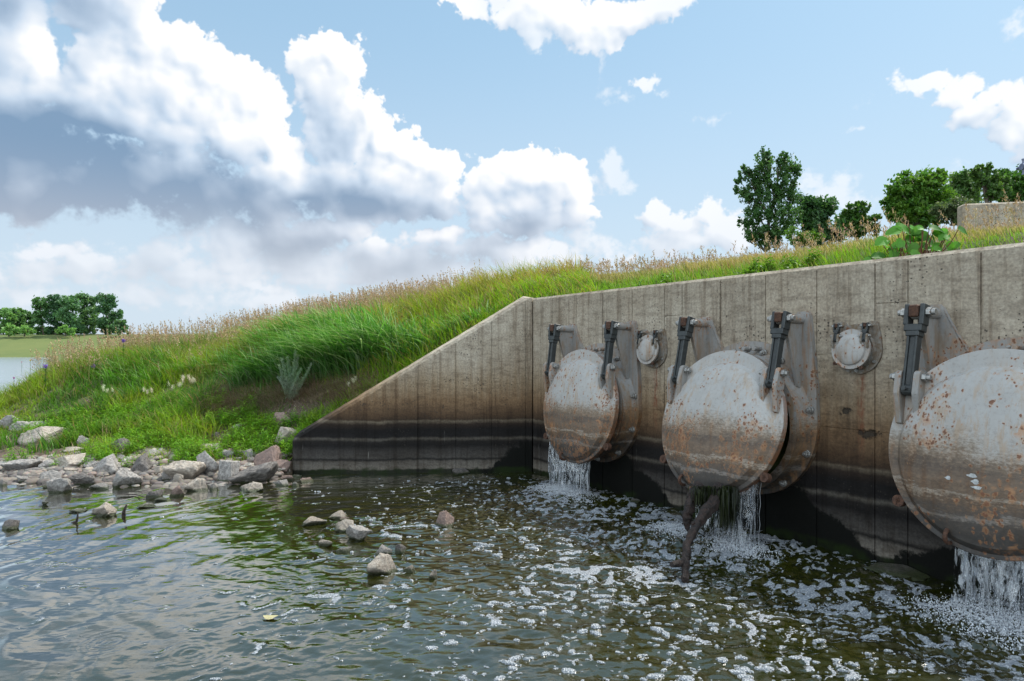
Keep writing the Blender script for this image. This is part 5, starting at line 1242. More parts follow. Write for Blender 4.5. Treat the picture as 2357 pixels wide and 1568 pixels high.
lf = Bag(); sm = Bag(); scl_ = at[1] / FPX; org_u = CX + FPX * at[0] / at[1]; org_v = HZ - (gz_ - EYE) / at[1] * FPX
for (u, v, du, dv, sz) in [(a_ + q_ * 9, b_ + q_ * (6 if a_ < 2100 else -5), c_ * (1 if q_ == 0 else -.8), d_ + q_ * 6, e_ * (.74 - .16 * q_)) for q_ in (0, 1) for a_, b_, c_, d_, e_ in ((2062,515,55,12,62),(2040,545,-34,14,44),(2052,565,30,24,40),(2020,580,40,-12,40),(2090,540,30,6,40),(2110,530,34,10,42),(2120,545,-28,16,42),(2132,520,42,-4,52),(2140,530,-30,18,40),(2160,540,36,18,46),(2170,530,30,8,44),(2150,560,28,22,40),
                          (2100,560,-24,14,34),(2075,580,30,6,34),(2110,582,34,10,38),(2180,560,26,16,34),(2190,575,20,10,30),(2128,572,24,-14,28),(2095,515,26,6,30),(2030,592,-24,6,34),(2062,548,-12,22,34),(2150,548,-20,18,30),(2115,520,-20,10,34),(2000,592,-30,8,30),(2085,565,16,-20,34))]:
    b = np.array([(u - org_u) * scl_, RNG.normal(0, .10), -(v - org_v) * scl_]); d = (du * scl_, RNG.normal(0, .35) * 30 * scl_, -dv * scl_ * .6)
    big_leaf(lf, b, d, sz * scl_, np.array((.09, .25, .03)) * RNG.uniform(.55, 1.3), RNG.uniform(.1, .4))
    path = [np.array([RNG.normal(0, .05), 0, 0]) * (1 - t_) + b * t_ + np.array([0, 0, -.05 * math.sin(math.pi * t_)]) for t_ in np.linspace(0, 1, 7)]
    Vt, Ft = tube_np(path, list(np.linspace(.008, .003, 7)), 6); sm.add(Vt, Ft, (.20, .10, .06))
lf.build('leaves', M['leaf'], root, smooth=True); sm.build('stem', M['leaf'], root)
# flowers and fluffy grass heads on the left bank
def flower_plant(u, v, hpx, label, name='flowering_plant', col=(.16, .07, .42), group='flowering plants on the left bank'):
    root, p = plant_root(name, u, v, label, 'flower', group); s_ = p[1] / FPX; H = hpx * s_
    sb = Bag(); Vt, Ft = tube_np([(0, 0, H * t_) for t_ in np.linspace(0, 1, 5)], [.004] * 5, 6); sb.add(Vt, Ft, (.07, .12, .02)); sb.build('stem', M['leaf'], root)
    m_ = 60; a = RNG.uniform(0, 6.28, m_); V, F, CCc = blades(RNG.normal(0, .015, m_), RNG.normal(0, .015, m_), H + RNG.uniform(-.03, .03, m_), RNG.uniform(.02, .06, m_), np.full(m_, .010), a, RNG.uniform(.5, 1.6, m_), mixc(col, np.array(col) * 1.6, RNG.random(m_)), 2)
    np_mesh('blossom', V, [F], M['flower'], col=CCc, parent=root)
    m_ = 26; V, F, CCc = blades(RNG.normal(0, .01, m_), RNG.normal(0, .01, m_), RNG.uniform(.1, .9, m_) * H, RNG.uniform(.05, .10, m_), np.full(m_, .016), RNG.uniform(0, 6.28, m_), RNG.uniform(.6, 1.5, m_), mixc((.05, .12, .02), (.08, .16, .03), RNG.random(m_)), 3)
    np_mesh('leaves', V, [F], M['leaf'], col=CCc, parent=root)
flower_plant(284, 845, 58, 'violet flower standing highest in the left bank grass')
flower_plant(216, 875, 30, 'violet flower low on the left bank beside the dark tussock')
flower_plant(105, 905, 60, 'faint violet flower at the left end of the bank')
flower_plant(32, 905, 34, 'magenta flower spike in front of the river, far left', col=(.30, .05, .28))
flower_plant(50, 860, 26, 'dark red thistle like flower at the left bank edge', col=(.30, .03, .12))
flower_plant(70, 880, 50, 'yellow flower sprig leftmost on the bank against the water', col=(.55, .42, .03))
flower_plant(120, 850, 48, 'yellow flower sprig on the bank top below the far field', col=(.55, .42, .03))
def fluff(u, v, n, name, label):
    root, p = plant_root('foxtail_tuft', u, v, label, 'foxtail grass', 'pale foxtail tufts in the left bank grass'); s_ = p[1] / FPX; L7 = [[] for _ in range(7)]; st = Bag()
    for _ in range(n):
        hx, hy, hz_ = RNG.normal(0, 7 * s_), RNG.normal(0, .03), RNG.uniform(.17, .27); a0 = RNG.normal(WIND, .5)
        Vt, Ft = tube_np([(hx * t_, hy * t_, hz_ * t_) for t_ in (0, .5, 1)], [.002] * 3, 5); st.add(Vt, Ft, (.2, .2, .08)); m_ = 44
        for l_, val in zip(L7, (hx + RNG.normal(0, .01, m_), hy + RNG.normal(0, .01, m_), hz_ + RNG.uniform(-.03, .03, m_), RNG.uniform(.03, .07, m_), np.full(m_, .0022), RNG.normal(a0, .7, m_), RNG.uniform(.5, 1.4, m_))): l_.append(val)
    A7 = [np.concatenate(q) for q in L7]; m_ = len(A7[0]); V, F, CCc = blades(*A7, mixc((.50, .46, .34), (.62, .58, .46), RNG.random(m_)), 2)
    np_mesh('awns', V, [F], M['dry'], col=CCc, parent=root); st.build('stem', M['dry'], root)
fluff(432, 905, 12, '', 'largest pale foxtail tuft beside the dark green tussock'); fluff(240, 925, 6, '', 'pale foxtail tuft low on the left above the dark veined rock')
fluff(400, 920, 4, '', 'small pale foxtail tuft just left of the largest one'); fluff(345, 930, 4, '', 'pale foxtail tuft in the middle of the low green weeds')
fluff(815, 915, 5, '', 'pale foxtail tuft beside the wing wall slope')

# ------------------------------------------------------------------ trees
def tree(name, label, Y, base_u, base_v, lobes, nleaf, leaf, ca, cb, group=None, trunk_r=.12, sparse=1., upright=False, trunk_top=None):
    """lobes: (u, v, ru, rv) outline pieces of the crown as seen in the photograph, given their real size at distance Y"""
    if Y < 60 and not upright: lobes = lobes + [(u_ + RNG.normal(0, 10), v_ + RNG.normal(6, 8), ru_ * .8, rv_ * .7) for u_, v_, ru_, rv_ in lobes]; nleaf = int(nleaf * 1.5)
    if Y < 60 and len(lobes) > 4: lobes = lobes + [(base_u - 24, base_v - 34, 24, 18), (base_u + 22, base_v - 30, 26, 18), (base_u, base_v - 24, 24, 14)]
    s = Y / FPX; bx = (base_u - CX) * s; bz = EYE - (base_v - HZ) * s
    root = empty(name, (bx, Y, bz)); tag(root, label, 'tree', group)
    wb = Bag(); LB = []
    for (u, v, ru, rv) in lobes: LB.append((np.array([(u - base_u) * s, RNG.normal(0, .25) * ru * s, (base_v - v) * s]), ru * s, rv * s))
    top = max(c[2] for c, _, _ in LB)
    tp = np.array(trunk_top if trunk_top else (np.mean([c[0] for c, _, _ in LB]), 0, top * .92))
    trunk = [tp * t_ * np.array([1, 1, 1]) + np.array([math.sin(t_ * 7 + base_u) * .03 * top, 0, 0]) * t_ for t_ in np.linspace(0, 1, 9)]
    Vt, Ft = tube_np(trunk, list(np.linspace(trunk_r, trunk_r * .25, 9)), 9); wb.add(Vt, Ft)
    QL, CL, SZ = [], [], []
    tot = sum(ru * rv for _, ru, rv in LB)
    for c, ru, rv in LB:
        st = np.array(trunk[int(np.clip((c[2] / max(top, .1)) * 6 - 1, 0, 7))]); mid = (st + c) / 2 + np.array([0, 0, -.08 * rv])
        path = [st * (1 - t_) ** 2 + 2 * mid * t_ * (1 - t_) + c * t_ ** 2 for t_ in np.linspace(0, 1, 7)]
        Vt, Ft = tube_np(path, list(np.linspace(trunk_r * .42, trunk_r * .12, 7)), 6); wb.add(Vt, Ft)
        m_ = max(30, int(nleaf * ru * rv / tot)); nc = max(9, int(m_ / 26))
        d = RNG.normal(size=(nc, 3)); d /= np.linalg.norm(d, axis=1)[:, None]; cc_ = c + d * (RNG.random(nc) ** .42)[:, None] * np.array([ru, ru * .9, rv]) * .92
        for q in cc_[:int(nc * .6)]:
            pth = [c * (1 - t_) + q * t_ + np.array([0, 0, .05 * rv * math.sin(3.1 * t_)]) for t_ in np.linspace(0, 1, 4)]
            Vt, Ft = tube_np(pth, list(np.linspace(trunk_r * .12, trunk_r * .04, 4)), 4); wb.add(Vt, Ft)
        w_ = RNG.gamma(2., 1., nc) + .2; idx = RNG.choice(nc, m_, p=w_ / w_.sum()); rad = min(ru, rv) * (.17 if not upright else .125)
        off = RNG.normal(0, 1, (m_, 3)) * rad * np.array([1, 1, .85 if not upright else 1.5])
        QL.append(cc_[idx] + off); tone = RNG.random(nc)[idx]; CL.append(mixc(ca, cb, tone) * RNG.uniform(.7, 1.3, m_)[:, None])
    Q = np.concatenate(QL); C_ = np.concatenate(CL); n = len(Q)
    a = RNG.normal(size=(n, 3)); a /= np.linalg.norm(a, axis=1)[:, None]; b = np.cross(a, RNG.normal(size=(n, 3))); b /= np.linalg.norm(b, axis=1)[:, None]
    L = (leaf * RNG.uniform(.6, 1.25, n))[:, None]; 
    V = np.stack([Q - a * L, Q - b * L * .55 + a * L * .1, Q + a * L, Q + b * L * .55 + a * L * .1], 1).reshape(-1, 3); F = np.arange(n * 4).reshape(-1, 4)
    np_mesh('crown', V, [F], M['leaf2'], col=np.repeat(C_, 4, axis=0), parent=root); wb.build('trunk', M['bark'], root, smooth=True)
    return root
GR = 'trees beyond the levee'
tree('cottonwood_tree', 'tallest tree on the right, slender cottonwood with an open dark green crown', 38, 1762, 580,
     [(1765,365,26,26),(1800,365,16,26),(1752,395,34,26),(1812,388,32,30),(1830,395,14,24),(1720,405,24,22),(1700,415,14,16),(1740,430,40,28),(1795,430,40,32),(1712,450,24,24),(1765,465,48,28),(1815,460,26,26),(1735,500,40,26),(1795,500,44,28),(1715,515,18,14),(1750,535,44,22),(1800,535,40,24),(1725,550,24,14),(1765,562,40,14)],
     13000, .095, (.035, .095, .024), (.085, .17, .05), GR, .11, upright=True, trunk_top=((1790 - 1762) * 38 / FPX, 0, (580 - 385) * 38 / FPX))
tree('broadleaf_tree', 'low dark rounded tree touching the cottonwood on its right', 40, 1870, 590, [(1845,475,24,24),(1880,480,40,30),(1905,475,20,22),(1855,510,40,30),(1895,515,36,30),(1925,530,24,24),(1870,545,40,22)], 6500, .11, (.03, .085, .025), (.065, .14, .045), GR, .1)
tree('broadleaf_tree', 'small bushy tree standing in the low gap of the tree line', 42, 1975, 560, [(1955,485,22,18),(1985,482,20,16),(1940,505,16,20),(1975,510,36,22),(2010,505,22,16),(1960,530,30,18)], 4500, .11, (.045, .115, .02), (.09, .18, .035), GR, .09)
tree('broadleaf_tree', 'large round topped bright green tree left of the upper wall', 40, 2110, 540, [(2060,440,26,26),(2095,420,34,26),(2140,415,44,28),(2160,400,12,14),(2080,470,40,26),(2130,460,50,34),(2175,455,34,34),(2045,470,20,20),(2110,495,50,22),(2065,495,34,18)], 10000, .12, (.055, .145, .018), (.13, .25, .03), GR, .16)
tree('broadleaf_tree', 'broad green tree rising behind the corner of the upper wall', 43, 2235, 540, [(2205,415,24,24),(2225,425,30,24),(2200,450,34,28),(2240,455,34,26),(2215,480,40,24)], 6500, .12, (.06, .145, .03), (.14, .22, .07), GR, .14)
tree('willow_tree', 'thin crowned tree with visible leaning branches behind the upper wall', 39, 2270, 520, [(2250,400,22,16),(2275,392,22,14),(2262,420,26,20),(2300,410,20,18),(2290,440,30,20)], 3600, .10, (.055, .12, .025), (.10, .18, .045), GR, .13)
tree('broadleaf_tree', 'dark green tree at the right frame edge behind the upper wall', 44, 2335, 530, [(2310,405,20,20),(2340,420,28,26),(2365,410,30,30),(2325,445,34,26),(2380,450,40,40)], 7000, .12, (.045, .12, .018), (.09, .19, .035), GR, .15)
tree('shrub', 'grey green willow shrub in front of the round topped tree', 34, 2190, 520, [(2165,485,20,18),(2200,478,30,22),(2230,480,20,20)], 4000, .07, (.07, .11, .045), (.12, .155, .07), GR, .05)
tree('shrub', 'light green sapling at the foot of the low dark tree', 30, 1850, 575, [(1848,556,14,12),(1838,562,12,10),(1862,562,12,10)], 1500, .06, (.06, .14, .014), (.10, .19, .02), GR, .03)
GL = 'trees across the river'
LY = 212
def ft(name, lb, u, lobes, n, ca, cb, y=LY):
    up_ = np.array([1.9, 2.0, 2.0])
    tree(name, lb, y, u, 775, lobes + [(u - 10, 760, 15, 10), (u + 12, 762, 16, 10)], int(n * 1.3), y * .0020, tuple(np.array(ca) * up_ + (.01, .012, .015)), tuple(np.array(cb) * up_ + (.01, .012, .015)), GL, .22)  # far leaf colours paled and tinted bluish, haze painted into them
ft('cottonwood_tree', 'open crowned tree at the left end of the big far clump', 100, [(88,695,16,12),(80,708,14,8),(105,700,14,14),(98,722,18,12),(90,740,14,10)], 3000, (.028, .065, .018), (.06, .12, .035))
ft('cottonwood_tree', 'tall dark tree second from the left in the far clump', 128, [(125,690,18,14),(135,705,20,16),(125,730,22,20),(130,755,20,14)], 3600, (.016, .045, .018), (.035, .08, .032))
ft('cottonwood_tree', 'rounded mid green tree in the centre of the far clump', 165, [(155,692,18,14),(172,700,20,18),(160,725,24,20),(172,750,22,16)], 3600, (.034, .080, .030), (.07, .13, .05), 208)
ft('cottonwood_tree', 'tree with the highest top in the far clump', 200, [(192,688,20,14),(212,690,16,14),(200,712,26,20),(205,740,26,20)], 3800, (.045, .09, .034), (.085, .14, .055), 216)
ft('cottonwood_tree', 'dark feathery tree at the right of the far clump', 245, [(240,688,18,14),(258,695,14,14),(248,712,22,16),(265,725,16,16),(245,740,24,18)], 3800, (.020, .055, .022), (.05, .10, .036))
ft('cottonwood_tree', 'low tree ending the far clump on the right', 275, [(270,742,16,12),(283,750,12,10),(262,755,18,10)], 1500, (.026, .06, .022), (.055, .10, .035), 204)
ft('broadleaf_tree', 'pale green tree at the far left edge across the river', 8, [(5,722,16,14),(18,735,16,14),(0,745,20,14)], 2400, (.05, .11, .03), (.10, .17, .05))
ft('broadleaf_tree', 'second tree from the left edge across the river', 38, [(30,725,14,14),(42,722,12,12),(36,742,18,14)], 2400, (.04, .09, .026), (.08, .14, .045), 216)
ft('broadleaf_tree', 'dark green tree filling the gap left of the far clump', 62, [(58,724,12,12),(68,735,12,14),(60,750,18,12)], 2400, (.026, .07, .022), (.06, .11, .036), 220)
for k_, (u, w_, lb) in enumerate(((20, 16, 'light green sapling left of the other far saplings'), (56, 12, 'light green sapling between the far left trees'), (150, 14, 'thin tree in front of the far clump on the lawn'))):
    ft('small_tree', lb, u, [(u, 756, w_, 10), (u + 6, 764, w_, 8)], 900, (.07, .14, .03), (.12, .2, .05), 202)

# ------------------------------------------------------------------ valve gear at the top right corner
vy = 6.2; vs_ = vy / FPX; vx = (2352 - CX) * vs_; vz = EYE - (384 - HZ) * vs_
root = empty('valve_operator', (vx + .3, vy, float(ground_z(vx + .3, vy)))); tag(root, 'blue grey valve handwheel on a post, cut by the top right frame edge', 'valve')
rel = lambda x, y, z: (x - .3, y, z + vz - root.location.z)
bm = bmesh.new(); b_cyl(bm, rel(.3, 0, -vz + root.location.z), rel(.3, 0, .03), .035, .03, 16); b_cyl(bm, rel(.3, 0, -.06), rel(.3, 0, .06), .055, seg=20); bm_obj('post', bm, M['bluemetal'], root, bevel=.004)
bm = bmesh.new(); b_cyl(bm, rel(.02, 0, 0), rel(.3, 0, 0), .016, seg=14); b_cyl(bm, rel(.05, 0, 0), rel(.09, 0, 0), .035, seg=18); bm_obj('shaft', bm, M['bluemetal'], root)
bm = bmesh.new(); b_cyl(bm, rel(-.005, 0, 0), rel(.03, 0, 0), .03, seg=18)
for a in range(0, 360, 90):
    c_, s__ = math.cos(R(a)), math.sin(R(a)); b_cyl(bm, rel(.012, c_ * .02, s__ * .02), rel(.012, c_ * .062, s__ * .062), .0095, .008, 10); b_cyl(bm, rel(.012, c_ * .06, s__ * .06), rel(.012, c_ * .072, s__ * .072), .013, seg=10)
bm_obj('handwheel', bm, M['bluemetal'], root)

# ------------------------------------------------------------------ driftwood, hanging weed
def log(name, label, pts, radii, mat='wood', extra=()):
    rs = np.random.default_rng(3); P_ = np.array(pts, float); t0 = np.linspace(0, 1, len(P_)); tt = np.linspace(0, 1, 34)
    P2 = np.stack([np.interp(tt, t0, P_[:, i]) for i in range(3)], -1)
    for _ in range(2): P2[1:-1] = (P2[:-2] + 2 * P2[1:-1] + P2[2:]) / 4
    P2 += rs.normal(0, .005, P2.shape); r2 = np.interp(tt, t0, radii) * (1 + rs.normal(0, .06, 34))
    b = Bag(); V, F = tube_np(P2, list(r2), 16); 
    d = (fbm(np.arange(len(V)) % 16 * .9, np.arange(len(V)) // 16 * .12, 3) - .5)
    ctr_ = np.repeat(P2, 16, axis=0); V = ctr_ + (V - ctr_) * (.95 + 1.1 * d)[:, None]; b.add(V, F)
    for e0 in (0, len(V) - 16): b.add(np.concatenate([V[e0:e0 + 16], V[e0:e0 + 16].mean(0)[None]]), np.array([(i, (i + 1) % 16, 16) for i in range(16)]))
    for path, rad in extra:
        V, F = tube_np(path, rad, 9, .08, rs); b.add(V, F); b.add(np.concatenate([V[-9:], V[-9:].mean(0)[None]]), np.array([(i, (i + 1) % 9, 9) for i in range(9)]))
    return tag(b.build(name, M[mat], smooth=True), label, 'driftwood', 'driftwood jammed under the middle gate')
def at_y(u, v, y): return ((u - CX) / FPX * y, y, EYE - (v - HZ) / FPX * y)
log('driftwood_branch', 'thick forked brown branch slanting from the middle gate down into the water', [at_y(1655, 1120, 5.72), at_y(1643, 1155, 5.55), at_y(1612, 1200, 5.35), at_y(1590, 1235, 5.2), at_y(1580, 1275, 5.05), at_y(1578, 1300, 4.98), at_y(1576, 1335, 4.85)],
    [.046, .042, .036, .034, .031, .028, .024], extra=[([at_y(1580, 1292, 5.02), at_y(1565, 1296, 4.98), at_y(1546, 1300, 4.93)], [.024, .027, .022]), ([at_y(1604, 1208, 5.32), at_y(1594, 1204, 5.28)], [.02, .012])])
log('driftwood_branch', 'broken mossy branch stub hanging left of the long forked branch', [at_y(1612, 1118, 5.8), at_y(1598, 1145, 5.68), at_y(1586, 1175, 5.6), at_y(1580, 1205, 5.55), at_y(1584, 1222, 5.5)], [.05, .048, .042, .03, .012])
# curtains of filamentous algae
al = Bag(); n = 1500; uu = np.concatenate([RNG.normal(1672, 12, 900), RNG.normal(1640, 16, 300), RNG.normal(1612, 12, 300)]); yy = RNG.uniform(5.55, 5.8, n); vv = RNG.uniform(1118, 1142, n)
X = (uu - CX) / FPX * yy; Z = EYE - (vv - HZ) / FPX * yy; Lh = RNG.uniform(.10, .28, n) * np.where(uu > 1655, 1.15, .6)
V, F, CCc = blades(X, yy, Z, -Lh, RNG.uniform(.004, .010, n), RNG.uniform(0, 6.28, n), RNG.uniform(-.12, .12, n), mixc((.005, .007, .002), (.035, .045, .008), RNG.random(n) ** 3), 4)
tag(np_mesh('algae', V, [F], M['algae'], col=CCc), 'dark green algae hanging in strands behind the forked driftwood branch', 'algae', kind='stuff')
# twigs in the calm water
def twig(name, label, pts, r):
    V, F = tube_np(pts, list(np.linspace(r, r * .35, len(pts))), 6, .15, np.random.default_rng(2)); return tag(np_mesh(name, V, [F], M['wood'], smooth=True), label, 'twig', 'twigs in the calm water')
def w_at(u, v): y = EYE * FPX / (v - HZ); return (u - CX) / FPX * y, y, 0.
a = w_at(176, 1203); twig('twig', 'short dark snag standing up in the calm water on the left', [(a[0] - .06, a[1], -.02), (a[0], a[1], .01), (a[0] + .01, a[1], .05), (a[0] + .012, a[1], .095)], .016)
a = w_at(287, 1187); twig('twig', 'dark twisted snag right of the pointed tan rock', [(a[0] - .01, a[1], -.03), (a[0] - .01, a[1], .03), (a[0] + .012, a[1] - .02, .065), (a[0] + .02, a[1], .11)], .022)
a = w_at(270, 1141); b_ = w_at(335, 1149); twig('twig', 'long thin twig lying on the water before the shore rocks', [(a[0], a[1], .02), ((a[0] + b_[0]) / 2, a[1], .012), (b_[0], b_[1], .02), (b_[0] + .12, b_[1], .008)], .007)
# a leaf afloat
a = w_at(622, 1424); bm = bmesh.new(); vs_l = [bm.verts.new((a[0] + .045 * math.cos(q) * (1 + .2 * math.sin(3 * q)), a[1] + .035 * math.sin(q), .012 + .004 * math.cos(2 * q))) for q in np.linspace(0, 6.28, 13)[:-1]]; bm.faces.new(vs_l)
M['yleaf'] = mat_plain('fallen_leaf', (.42, .38, .20), .6, 0, .2, 50.); tag(bm_obj('floating_leaf', bm, M['yleaf']), 'single pale yellow leaf floating on the grey reflecting water', 'leaf')

# ------------------------------------------------------------------ falling water, splash and loose foam
def mat_fall():
    mt, t, out = material('falling_water')
    a = t.node('ShaderNodeAttribute', attribute_name='Col').outputs['Color']
    p = t.node('ShaderNodeBsdfPrincipled', {'Base Color': a, 'Roughness': .12}); p.inputs['Specular IOR Level'].default_value = .9
    tr = t.node('ShaderNodeBsdfTransparent', {'Color': (.95, .97, 1, 1)})
    mx = t.node('ShaderNodeMixShader', {0: t.m('MULTIPLY_ADD', t.sep(a)[0], .9, .08, clamp=True)}); t.l.new(tr.outputs[0], mx.inputs[1]); t.l.new(p.outputs[0], mx.inputs[2]); t.l.new(mx.outputs[0], out.inputs[0]); return mt
M['fall'] = mat_fall()
mt, t, out = material('white_water'); wp_ = t.node('ShaderNodeNewGeometry').outputs['Position']
principled(t, out, Base_Color=(.60, .63, .67, 1), Roughness=.25, Normal=t.bump(t.voro(wp_, 120.), .8, .006)); M['white'] = mt
def cover_lip(sc, tilt, n_pin, x):
    """point of the cover's lower edge at sideways offset x (gate coordinates), in the world"""
    zc = -math.sqrt(max(.0, .655 ** 2 - x * x)); yl, zl_ = .07, -.45 + zc
    y = yl * math.cos(tilt) + zl_ * math.sin(tilt); z = zl_ * math.cos(tilt) - yl * math.sin(tilt)
    return hw(sc + x, n_pin - y, GZC + .45 + z)
def falls(sc, tilt, n_pin, x0, x1, n, seed, label, white, wid, out_v=.05, start=0.0):
    rs = np.random.default_rng(seed); b = Bag()
    for i in range(n):
        x = rs.uniform(x0, x1); p = np.array(cover_lip(sc, tilt, n_pin, x)); p[:2] += -DN * rs.uniform(.0, .10); p[2] += rs.uniform(-.01, .03) + start
        z1 = rs.uniform(-.01, .10) if rs.random() < .75 else rs.uniform(.0, max(.05, p[2])); z0 = p[2] if rs.random() < .7 else z1 + rs.random() * (p[2] - z1)
        if z0 - z1 < .03: continue
        k_ = 7; zs = np.linspace(z0, z1, k_); fall = np.maximum(p[2] - zs, 0)
        o_ = out_v * np.sqrt(fall) * rs.uniform(.3, 1.5); sx = rs.normal(0, .03) * fall + .006 * np.sin(zs * rs.uniform(20, 60) + rs.uniform(0, 6))
        path = np.stack([p[0] + DN[0] * o_ + DR[0] * sx, p[1] + DN[1] * o_ + DR[1] * sx, zs], -1)
        r = wid * rs.uniform(.35, 1.4); V, F = tube_np(path, list(r * (.5 + .6 * rs.random(k_))), 5)
        g_ = (rs.random() ** 1.6) * white * .7 + .03; b.add(V, F, np.array([g_, g_ * 1.03, g_ * 1.06]))
    return tag(b.build('falling_water', M['fall'], smooth=True), label, 'falling water', kind='stuff')
falls(GATES[0], R(6.5), .37, -.52, .22, 120, 1, 'curtain of thin water strands falling under the first gate', .85, .0035)
falls(GATES[1], R(15), .41, .22, .46, 40, 2, 'thin broken strands of water falling right of the driftwood branch', .8, .005)
falls(GATES[1], R(15), .41, -.10, .22, 24, 4, 'dim spill of water behind the hanging algae', .5, .006, start=-.05)
falls(GATES[2], R(9), .40, -.16, .62, 60, 3, 'glassy sheet of water falling under the right gate', .8, .007)
# the joined part of each fall: a thin rippled sheet of clear water torn into streaks
mt, t, out = material('water_sheet'); wp_ = t.node('ShaderNodeNewGeometry').outputs['Position']; uvn = t.node('ShaderNodeAttribute', attribute_name='Col').outputs['Color']; sx_ = t.sep(uvn)
pp_ = t.comb(t.m('MULTIPLY', sx_[0], 1.), t.m('MULTIPLY', sx_[1], 1.), sx_[2])
wv = t.noise(t.scl(pp_, (60, 7, 1)), 1., 5., .65, .6); wv2 = t.noise(t.scl(pp_, (150, 14, 1)), 1., 4., .6)
st_ = t.ss(t.m('MULTIPLY_ADD', sx_[1], .22, wv), .56, .74); tear = t.ss(t.m('MULTIPLY_ADD', sx_[1], .12, t.noise(t.scl(pp_, (26, 3.2, 1)), 1., 5., .7)), .575, .50)
nb_ = t.bump(t.m('ADD', wv, t.m('MULTIPLY', wv2, .5)), 1., .02)
gl_ = t.node('ShaderNodeBsdfGlossy', {'Color': (1, 1, 1, 1), 'Roughness': .06, 'Normal': nb_}); wh_ = t.node('ShaderNodeBsdfPrincipled', {'Base Color': (.62, .66, .70, 1), 'Roughness': .3, 'Normal': nb_})
tr_ = t.node('ShaderNodeBsdfTransparent', {'Color': (.93, .95, .97, 1)}); fr_ = t.node('ShaderNodeFresnel', {'IOR': 1.45, 'Normal': nb_})
m1 = t.node('ShaderNodeMixShader', {0: t.m('MULTIPLY_ADD', fr_.outputs[0], 2., .06, clamp=True)}); t.l.new(tr_.outputs[0], m1.inputs[1]); t.l.new(gl_.outputs[0], m1.inputs[2])
m2 = t.node('ShaderNodeMixShader', {0: t.m('MULTIPLY', st_, .5)}); t.l.new(m1.outputs[0], m2.inputs[1]); t.l.new(wh_.outputs[0], m2.inputs[2])
m3 = t.node('ShaderNodeMixShader', {0: tear}); tr2 = t.node('ShaderNodeBsdfTransparent'); t.l.new(tr2.outputs[0], m3.inputs[1]); t.l.new(m2.outputs[0], m3.inputs[2]); t.l.new(m3.outputs[0], out.inputs[0]); M['sheet'] = mt
def sheet(sc, tilt, n_pin, x0, x1, seed, label, out_v=.06, start=.0, layers=2):
    rs = np.random.default_rng(seed); b = Bag(); nx_, nz_ = 60, 26
    for L_ in range(layers):
        V = []; C = []
        for i in range(nx_):
            fx = i / (nx_ - 1); x = x0 + (x1 - x0) * fx; p = np.array(cover_lip(sc, tilt, n_pin, x)); p[:2] -= DN * (.03 + .05 * L_); p[2] += .02 + start
            for j in range(nz_):
                fz = j / (nz_ - 1); z = p[2] * (1 - fz) - .01 * fz; fl = max(0, p[2] - z); w_ = .012 * math.sin(x * 37 + fz * 4 + L_ * 2) * fz + .008 * math.sin(x * 90 + fz * 9) * fz
                o_ = out_v * math.sqrt(fl) * (1 + .3 * math.sin(x * 21 + L_)) + w_; sx = .02 * math.sin(x * 15 + fz * 3 + L_) * fz + (fx - .5) * -.06 * fz
                V.append((p[0] + DN[0] * o_ + DR[0] * sx, p[1] + DN[1] * o_ + DR[1] * sx, z)); C.append((x + L_ * 3.3, fz * 1., seed + L_))
        b.add(np.array(V), grid_faces(nx_, nz_), np.array(C))
    return tag(b.build('falling_water', M['sheet'], smooth=True), label, 'falling water', kind='stuff')
sheet(GATES[0], R(6.5), .37, -.52, .20, 1, 'broken sheet of clear water spilling below the first gate')
sheet(GATES[1], R(15), .41, .20, .44, 5, 'clear water spilling out right of the driftwood branch')
sheet(GATES[1], R(15), .41, -.14, .20, 6, 'dim water spilling behind the hanging algae', start=-.04, layers=1)
sheet(GATES[2], R(9), .40, -.20, .64, 9, 'glassy sheet of water spilling below the right gate', layers=3)
# droplets and churned mounds
OCT = np.array([(1, 0, 0), (-1, 0, 0), (0, 1, 0), (0, -1, 0), (0, 0, 1), (0, 0, -1)], float); OCF = np.array([(0, 2, 4), (2, 1, 4), (1, 3, 4), (3, 0, 4), (2, 0, 5), (1, 2, 5), (3, 1, 5), (0, 3, 5)])
def splash(c, spread, n, hmax, label, seed, elong=1.6):
    rs = np.random.default_rng(seed); b = Bag()
    for i in range(n):
        s_ = rs.normal(0, spread * elong * .5); o_ = rs.normal(0, spread * .55); r2 = (s_ / (spread * elong)) ** 2 + (o_ / spread) ** 2
        z = abs(rs.normal(0, .30)) * hmax * math.exp(-r2 * 1.2); r = rs.uniform(.0010, .0026) if z > .05 else rs.uniform(.0015, .0055)
        p = np.array([c[0] + DR[0] * s_ + DN[0] * o_, c[1] + DR[1] * s_ + DN[1] * o_, z + .004])
        b.add(OCT * r * np.array([rs.uniform(.8, 1.5), rs.uniform(.8, 1.5), rs.uniform(.7, 2.)]) + p, OCF)
    return tag(b.build('splash', M['white'], smooth=True), label, 'splash', kind='stuff')
splash(hw(GATES[0] - .12, .46), .20, 5200, .22, 'white spray where the first gate spills into the stream', 1, 1.9)
splash(hw(GATES[1] + .30, .62), .17, 3800, .28, 'white spray right of the driftwood', 2, 1.5)
splash(hw(GATES[1] - .30, .66), .18, 2200, .16, 'foaming water round the foot of the broken branch', 3, 1.5)
splash(hw(GATES[2] + .14, .64), .22, 7000, .30, 'white spray under the right gate', 4, 1.9)
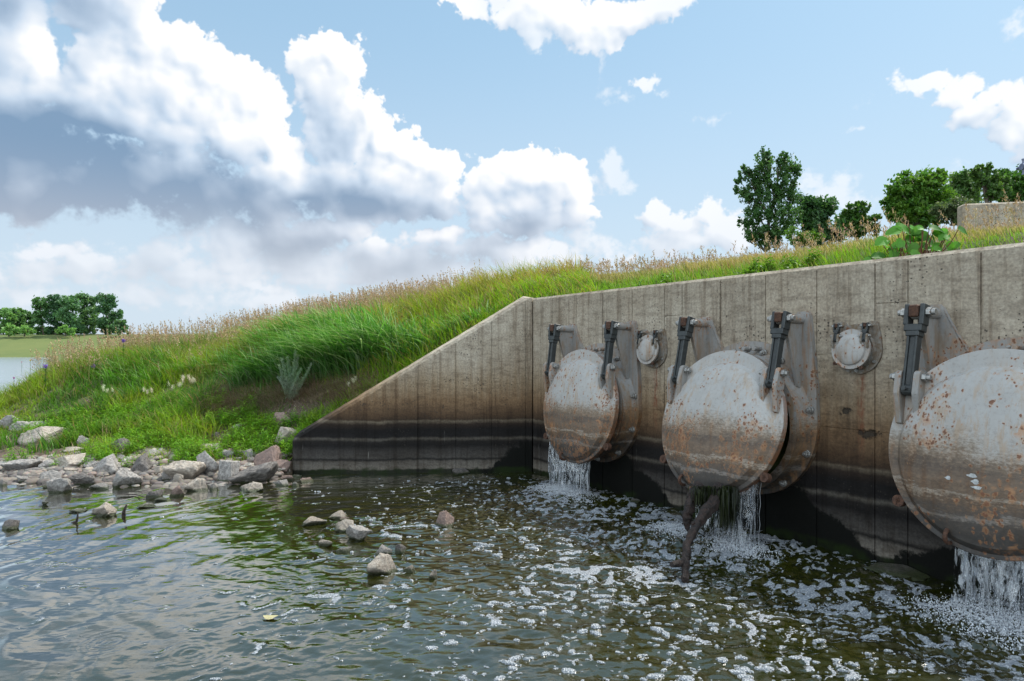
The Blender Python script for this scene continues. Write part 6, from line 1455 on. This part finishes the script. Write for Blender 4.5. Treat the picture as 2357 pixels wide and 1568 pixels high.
# loose clumps of foam riding on the water
def clump_field():
    rs = np.random.default_rng(8); b = Bag(); cnt = 0; dn = 14
    ang = np.linspace(0, 2 * np.pi, dn, endpoint=False)
    while cnt < 1300:
        u = rs.uniform(-20, 2377); v = 1085 + 483 * rs.random() ** .75; y = EYE * FPX / (v - HZ); x = (u - CX) / FPX * y
        s_, n_ = to_sn(x, y)
        if n_ < .12 or y > wing_y(min(max(x, WE[0]), X0)) - .05 and x > WE[0] - .1: continue
        if x < WE[0] and float(ground_z(x, y)) > -.04: continue
        if x < -1.6 and y < 7 and rs.random() < .6: continue
        dens = min(float(foam_field(x, y)), .5) * (.55 if x > -.4 else .22) + .05 * (x > -2.2) * (y > 6) + .012
        dens *= .35 + 1.3 * float(sst(fbm(np.array(x * 1.7), np.array(y * 2.6), 3), .38, .62))
        if rs.random() > dens * min(1, (y / 6) ** 2): continue
        r = (.004 + .020 * rs.random() ** 3.0) * (1. if x > -.4 else .7) * (1.0 if x > -2.5 else .75); a0 = rs.uniform(-.5, .5); el = rs.uniform(1., 2.2)
        rr = r * (1 + .3 * np.sin(2 * ang + rs.uniform(0, 6)) + .18 * np.sin(5 * ang + rs.uniform(0, 6)) + rs.normal(0, .08, dn))
        ex, ey = np.cos(ang) * rr * el, np.sin(ang) * rr / el ** .3
        X_, Y_ = ex * math.cos(a0) - ey * math.sin(a0), ex * math.sin(a0) + ey * math.cos(a0)
        h = min(.012, r * .5); zb = float(chop(np.array(x), np.array(y))[0]) * (1 if -6.6 < x < 4.2 else 0)
        ring0 = np.stack([X_, Y_, np.full(dn, -.004)], -1); ring1 = np.stack([X_ * .86, Y_ * .86, np.full(dn, h * .7)], -1); ring2 = np.stack([X_ * .45, Y_ * .45, h * (1 + rs.normal(0, .15, dn))], -1)
        V = np.concatenate([ring0, ring1, ring2, [[0, 0, h]]]) + (x, y, zb + .002)
        F = [(i, (i + 1) % dn, dn + (i + 1) % dn, dn + i) for i in range(dn)] + [(dn + i, dn + (i + 1) % dn, 2 * dn + (i + 1) % dn, 2 * dn + i) for i in range(dn)]
        T = np.array([(2 * dn + i, 2 * dn + (i + 1) % dn, 3 * dn) for i in range(dn)])
        b.V.append(V); b.F.setdefault(4, []).append(np.array(F) + b.n); b.F.setdefault(3, []).append(T + b.n); b.n += len(V); cnt += 1
    return b
mt, t, out = material('foam_bubbles'); wp_ = t.node('ShaderNodeNewGeometry').outputs['Position']; ce = t.voro(wp_, 95.)
principled(t, out, Base_Color=t.mix(t.ss(ce, .2, .6), (.44, .46, .49), (.22, .24, .26)), Roughness=.3, Normal=t.bump(t.m('MULTIPLY', ce, -1.), 1., .01)); M['foamc'] = mt
tag(clump_field().build('foam_clumps', mt, smooth=True), 'small white clumps of bubbles drifting on the stream', 'foam', kind='stuff')
